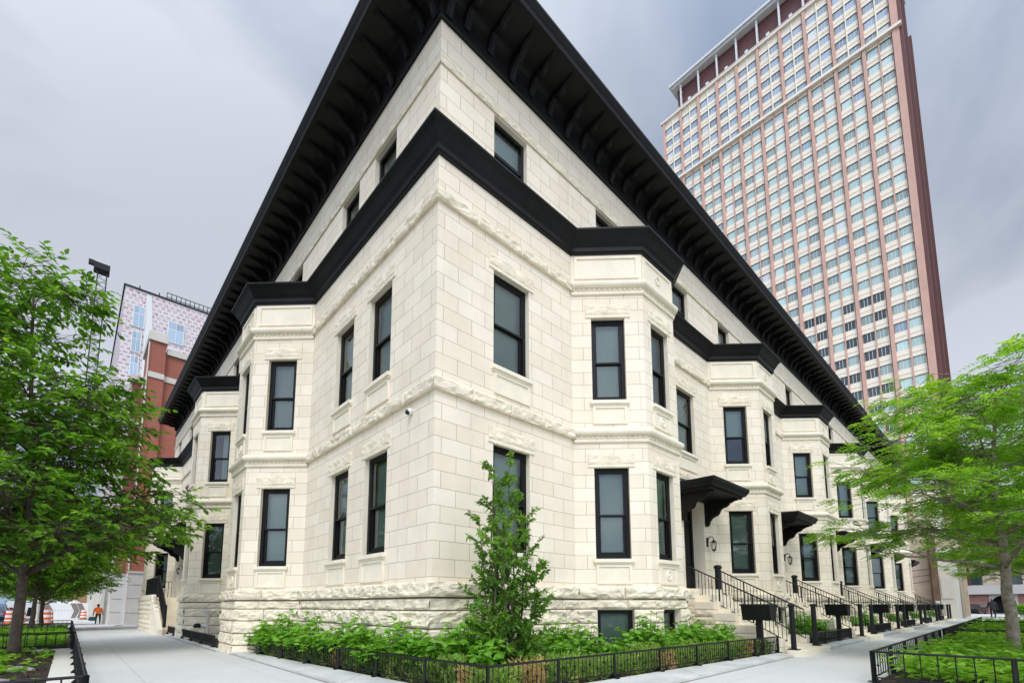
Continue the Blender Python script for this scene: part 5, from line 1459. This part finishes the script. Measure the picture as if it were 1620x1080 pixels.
MT['redlamp'] = m_plain('red lamp', (.35, .02, .02), .3); MT['tyre'] = m_plain('tyre rubber', (.02, .02, .02), .8)
MT['bluepaint'] = m_plain('grey blue car paint', (.10, .14, .21), .25, .3, .6); MT['darkpaint'] = m_plain('black car paint', (.02, .02, .022), .25, .2, .6)
car('parked_suv', 'grey blue sport utility vehicle at the far left kerb, seen from behind', (-8.9, 54.0, zg(54)), R(92), 'bluepaint')
car('parked_car', 'small dark car parked past the stone building at the far right', (81, -2.2, .42 - .2), R(170), 'darkpaint', 1.45, 4.4, 1.8)

# pale buildings closing the left street
t = thing('tan_building', 'low tan brick building at the far end of the left street', 'building', (0, 0, 0))
MT['tanbrick'] = m_brick('tan brick', (.46, .26, .12), (.42, .23, .11), (.40, .27, .17), .4, .15, .015, .85)
b = MB(); f = Fr((-4.6, 140), (12, 140)); wface(f, -1, 7.2); wface(Fr((-4.6, 160), (-4.6, 140)), -1, 7.2); b.build('wall', 'tanbrick', t, recalc=False)
b = MB(); b.box((-4.9, 139.6, 7.2), (12, 160, 7.9)); b.build('coping', 'caststone', t)
b = MB(); b.box((-4.4, 141, 7.9), (12, 160, 14)); b.build('upper_storey', 'caststone', t)
for k in range(4):
    q = MB(); q.box((-3.6 + 3 * k, 140.9, 9), (-2 + 3 * k, 141, 12)); q.build('window', 'paneblue', t)
t = thing('pale_block', 'pale long office block far down the left street behind the trees', 'building', (0, 0, 0))
MT['palewall'] = m_plain('pale green grey wall', (.45, .50, .44), .8, nscale=.1, var=.08)
b = MB(); b.box((-60, 150, -1), (-12, 170, 13)); b.build('wall', 'palewall', t)
for k in range(11):
    for j in range(3):
        q = MB(); q.box((-58 + 4.2 * k, 149.9, 1.5 + 4 * j), (-55.5 + 4.2 * k, 150, 3.6 + 4 * j)); q.build('window', 'paneblue', t)

# ------------------------------------------------------------------ far end of the right street
MT['pinkstone'] = m_brick('pale pink stone', (.66, .54, .44), (.60, .48, .38), (.46, .36, .29), 1.1, .42, .006, .85, nvar=.12)
MT['oldstone'] = m_plain('weathered tan stone', (.46, .38, .275), .9, nscale=.6, var=.22, bump=.4, bscale=8)
MT['browntimber'] = m_plain('weathered brown timber', (.16, .105, .065), .9, nscale=1.5, var=.3)
t = thing('stone_church', 'old pale stone building with buttress and tall doorway past the end of the row', 'building', (0, 0, 0))
b = MB(); f = Fr((49, 12), (49, -1.5)); wface(f, 2.0, 8.6); b.build('gable_wall', 'pinkstone', t, recalc=False)
b = MB(); b.box((48.9, -1.5, 0), (49.6, 12, 2.0)); b.box((49.02, -1.5, 2.0), (49.6, 12, 8.6)); b.box((48.85, -1.55, 8.6), (62, 12, 8.9)); b.build('base_course', 'oldstone', t)
b = MB(); b.box((49.6, -1.5, 0), (62, 12, 8.6)); b.box((54.2, -2.9, 0), (55.2, -1.5, 7.5)); b.box((60, -2.9, 0), (62, -1.5, 7.5)); b.build('wall', 'oldstone', t)
b = MB(); b.box((48.2, -2.85, 0), (52.8, -1.95, 5.6)); b.prism([(48.1, 5.6), (52.9, 5.6), (52.5, 6.3), (48.5, 6.3)], lambda x, z, s: (x, -3.0 + 1.15 * s, z))
b.box((48.12, -2.7, 2.1), (48.2, -2.05, 3.9)); b.build('buttress', 'caststone', t)
b = MB(); b.box((48.16, -1.93, 0), (48.6, -1.52, 7.2)); b.tube([(48.3, -1.45, 0), (48.3, -1.45, 8)], .08, 6); b.build('downpipe', 'browntimber', t)
b = MB(); b.box((48.12, -1.88, 1.25), (48.155, -1.6, 1.9)); b.build('notice', 'whitepaint', t)
b = MB(); b.box((56.2, -1.62, .2), (58.6, -1.5, 3.0)); b.build('door', 'browntimber', t)
for x in (52.95, 55.4, 59.7):
    b = MB(); b.box((x, -3.0, 0), (x + .25, -1.5, 6.8)); b.build('pilaster', 'oldstone', t)
for k in range(3): b = MB(); b.tube([(49 - .05, -1.4, 3.6 + .5 * k), (46, 7, 2.2 + .7 * k)], .02, 4); b.build('cable', 'iron', t)
t = thing('garage_block', 'low brick garage block with a dark arched opening closing the right street', 'building', (0, 0, 0))
MT['rosebrick'] = m_brick('rose brick', (.42, .20, .15), (.37, .17, .13), (.40, .27, .22), .5, .18, .02, .85)
b = MB(); f = Fr((95, -1.0), (95, -3.3)); wface(f, -.5, 3.1); f = Fr((95, -6.2), (95, -20)); wface(f, -.5, 3.1); f = Fr((95, 12), (95, -1.0)); wface(f, -.5, 3.1); b.build('wall', 'rosebrick', t, recalc=False)
b = MB(); b.box((94.2, -22, 3.1), (104, 12, 4.4)); b.build('roof_slab', 'greypanel', t)
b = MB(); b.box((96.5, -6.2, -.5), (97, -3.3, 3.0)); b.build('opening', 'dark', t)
b = MB()
ar = [(-6.2, -.5), (-6.0, -.5)] + [(-4.75 - 1.25 * math.cos(a), 1.7 + 1.2 * math.sin(a)) for a in [k * math.pi / 10 for k in range(11)]] + [(-3.5, -.5), (-3.3, -.5), (-3.3, 3.1), (-6.2, 3.1)]
b.prism([(y, z) for y, z in ar], lambda y, z, s: (94.95 + .4 * s, y, z)); b.build('arch', 'caststone', t)
random.seed(91)
for k in range(6):
    x, y = 64 + 5 * k, -6.5 - (k % 3) * 2.5
    sm, lm = HM[k % 3]; o = thing('round_bush', ['nearest dark round bush', 'second round bush', 'third round bush', 'fourth round bush', 'fifth round bush', 'farthest round bush'][k] + ' beyond the fenced beds on the right', 'bush', (x, y, .3), k, 'round bushes toward the garage'); o.scale = (2.2, 2.2, 1.9); link('stem', sm, o); link('foliage', lm, o)

# ------------------------------------------------------------------ people
def person(label, loc, rz, joints, edges, rad, zones, head, extras):
    t = thing('person', label, 'person', loc, rz)
    me = bpy.data.meshes.new('body'); me.from_pydata(joints, edges, [])
    o = link('body', me, t)
    md = o.modifiers.new('skin', 'SKIN')
    for i, r_ in enumerate(rad): me.skin_vertices[0].data[i].radius = r_
    me.skin_vertices[0].data[0].use_root = True
    sd = o.modifiers.new('sub', 'SUBSURF'); sd.levels = 2; sd.render_levels = 2
    dg = bpy.context.evaluated_depsgraph_get(); dg.update()
    m2 = bpy.data.meshes.new_from_object(o.evaluated_get(dg)); o.modifiers.clear(); o.data = m2
    m2.materials.clear()
    for m_ in zones['mats']: m2.materials.append(MT[m_])
    for p in m2.polygons: p.material_index = zones['fn'](p.center)
    m2.polygons.foreach_set('use_smooth', [True] * len(m2.polygons))
    return t
MT['skin'] = m_plain('skin', (.42, .24, .17), .6); MT['hair'] = m_plain('dark hair', (.02, .016, .013), .7)
MT['hivis'] = m_plain('orange work top', (.85, .17, .02), .8); MT['trouser'] = m_plain('black trousers', (.015, .015, .017), .9); MT['coat'] = m_plain('dark coat', (.022, .022, .026), .9)
MT['tealbag'] = m_plain('teal bag', (.02, .09, .11), .7)
def walker(lean, stride, armL, armR, bulk=1.0):
    J = [(0, 0, .92), (0, lean * .35, 1.12), (0, lean * .8, 1.38), (0, lean * 1.0, 1.47), (0, lean * 1.15, 1.58), (0, lean * 1.2, 1.70),
         (-.10, 0, .88), (-.11, stride * .45, .50), (-.11, stride * .3, .10), (-.12, stride * .3 + .13, .04),
         (.10, 0, .88), (.11, -stride * .35, .50), (.11, -stride * .9, .14), (.12, -stride * .9 + .12, .05),
         (-.20, lean * .9, 1.36), (-.27, lean * .6 + armL[0] * .5, 1.10), (-.28 + armL[1], lean * .6 + armL[0], .87), (-.28 + armL[1], lean * .6 + armL[0] * 1.1, .79),
         (.20, lean * .9, 1.36), (.27, lean * .6 + armR[0] * .5, 1.10), (.28 + armR[1], lean * .6 + armR[0], .87), (.28 + armR[1], lean * .6 + armR[0] * 1.1, .79)]
    E_ = [(0, 1), (1, 2), (2, 3), (3, 4), (4, 5), (0, 6), (6, 7), (7, 8), (8, 9), (0, 10), (10, 11), (11, 12), (12, 13), (2, 14), (14, 15), (15, 16), (16, 17), (2, 18), (18, 19), (19, 20), (20, 21)]
    k = bulk
    Rr = [(.15 * k, .12 * k), (.16 * k, .12 * k), (.17 * k, .12 * k), (.06, .06), (.085, .10), (.075, .09), (.10, .10), (.068, .068), (.05, .05), (.035, .045), (.10, .10), (.068, .068), (.05, .05), (.035, .045), (.075 * k, .075 * k), (.055 * k, .055 * k), (.04, .04), (.03, .045), (.075 * k, .075 * k), (.055 * k, .055 * k), (.04, .04), (.03, .045)]
    return J, E_, Rr
J, E_, Rr = walker(.16, .22, (.12, 0), (.08, .05), 1.15)
w1 = person('worker in orange top and black trousers carrying a bag along the left pavement', (-2.42, 43.5, zg(43.5)), R(12), J, E_, Rr,
    dict(mats=['hivis', 'trouser', 'skin', 'hair'], fn=lambda c: 1 if c.z < .90 and abs(c.x) < .235 else (2 if c.z < .84 else (0 if c.z < 1.50 else (3 if c.z > 1.60 or c.y < .19 else 2)))), None, None)
w1.scale = (.92, .92, .90)
b = MB(); b.lathe([(.095, 1.60), (.105, 1.66), (.085, 1.73), (.0, 1.77)], 0, 0.185, 10); b.build('hair', 'hair', w1)
t = thing('carry_bag', 'teal bag hanging from the hand of the orange clad worker', 'bag', (-2.42 - .34, 43.55, zg(43.5)))
b = MB(); b.prism([(-.2, .28), (.2, .28), (.22, .4), (.17, .58), (-.17, .58), (-.22, .4)], lambda x, z, s: (x, -.1 + .2 * s, z)); b.build('bag_body', 'tealbag', t)
b = MB(); b.tube([(-.1, 0, .57), (-.06, 0, .70), (.06, 0, .70), (.1, 0, .57)], .012, 5); b.build('handle', 'tealbag', t)
J, E_, Rr = walker(.03, .16, (.05, -.02), (-.05, .02), 1.3)
w2 = person('pedestrian in dark coat and dark trousers walking at the far right', (56.4, -4.64, .40), R(-80), J, E_, Rr,
    dict(mats=['coat', 'trouser', 'skin', 'hair'], fn=lambda c: 1 if c.z < .80 and abs(c.x) < .235 else (2 if c.z < .82 else (0 if c.z < 1.50 else (3 if c.z > 1.62 or c.y < 0 else 2)))), None, None)
b = MB(); b.lathe([(.0, .72), (.21, .73), (.205, .9), (.19, 1.05), (.0, 1.06)], 0, 0, 14); b.build('coat_skirt', 'coat', w2)

t = thing('far_block', 'tan brick block seen behind the right trees beyond the garage', 'building', (0, 0, 0))
b = MB(); f = Fr((118, 14), (118, -60)); wface(f, -1, 13); wface(Fr((118, -60), (140, -60)), -1, 13); wface(Fr((140, 14), (118, 14)), -1, 13); b.build('wall', 'pinkstone', t, recalc=False)
b = MB(); b.box((117.6, -60.4, 13), (140, 14, 13.7)); b.build('coping', 'caststone', t)
for k in range(14):
    for j in range(3):
        q = MB(); q.box((117.92, -57 + 5 * k, 1.2 + 4 * j), (118.1, -54.6 + 5 * k, 3.4 + 4 * j)); q.build('window', 'panedark', t)
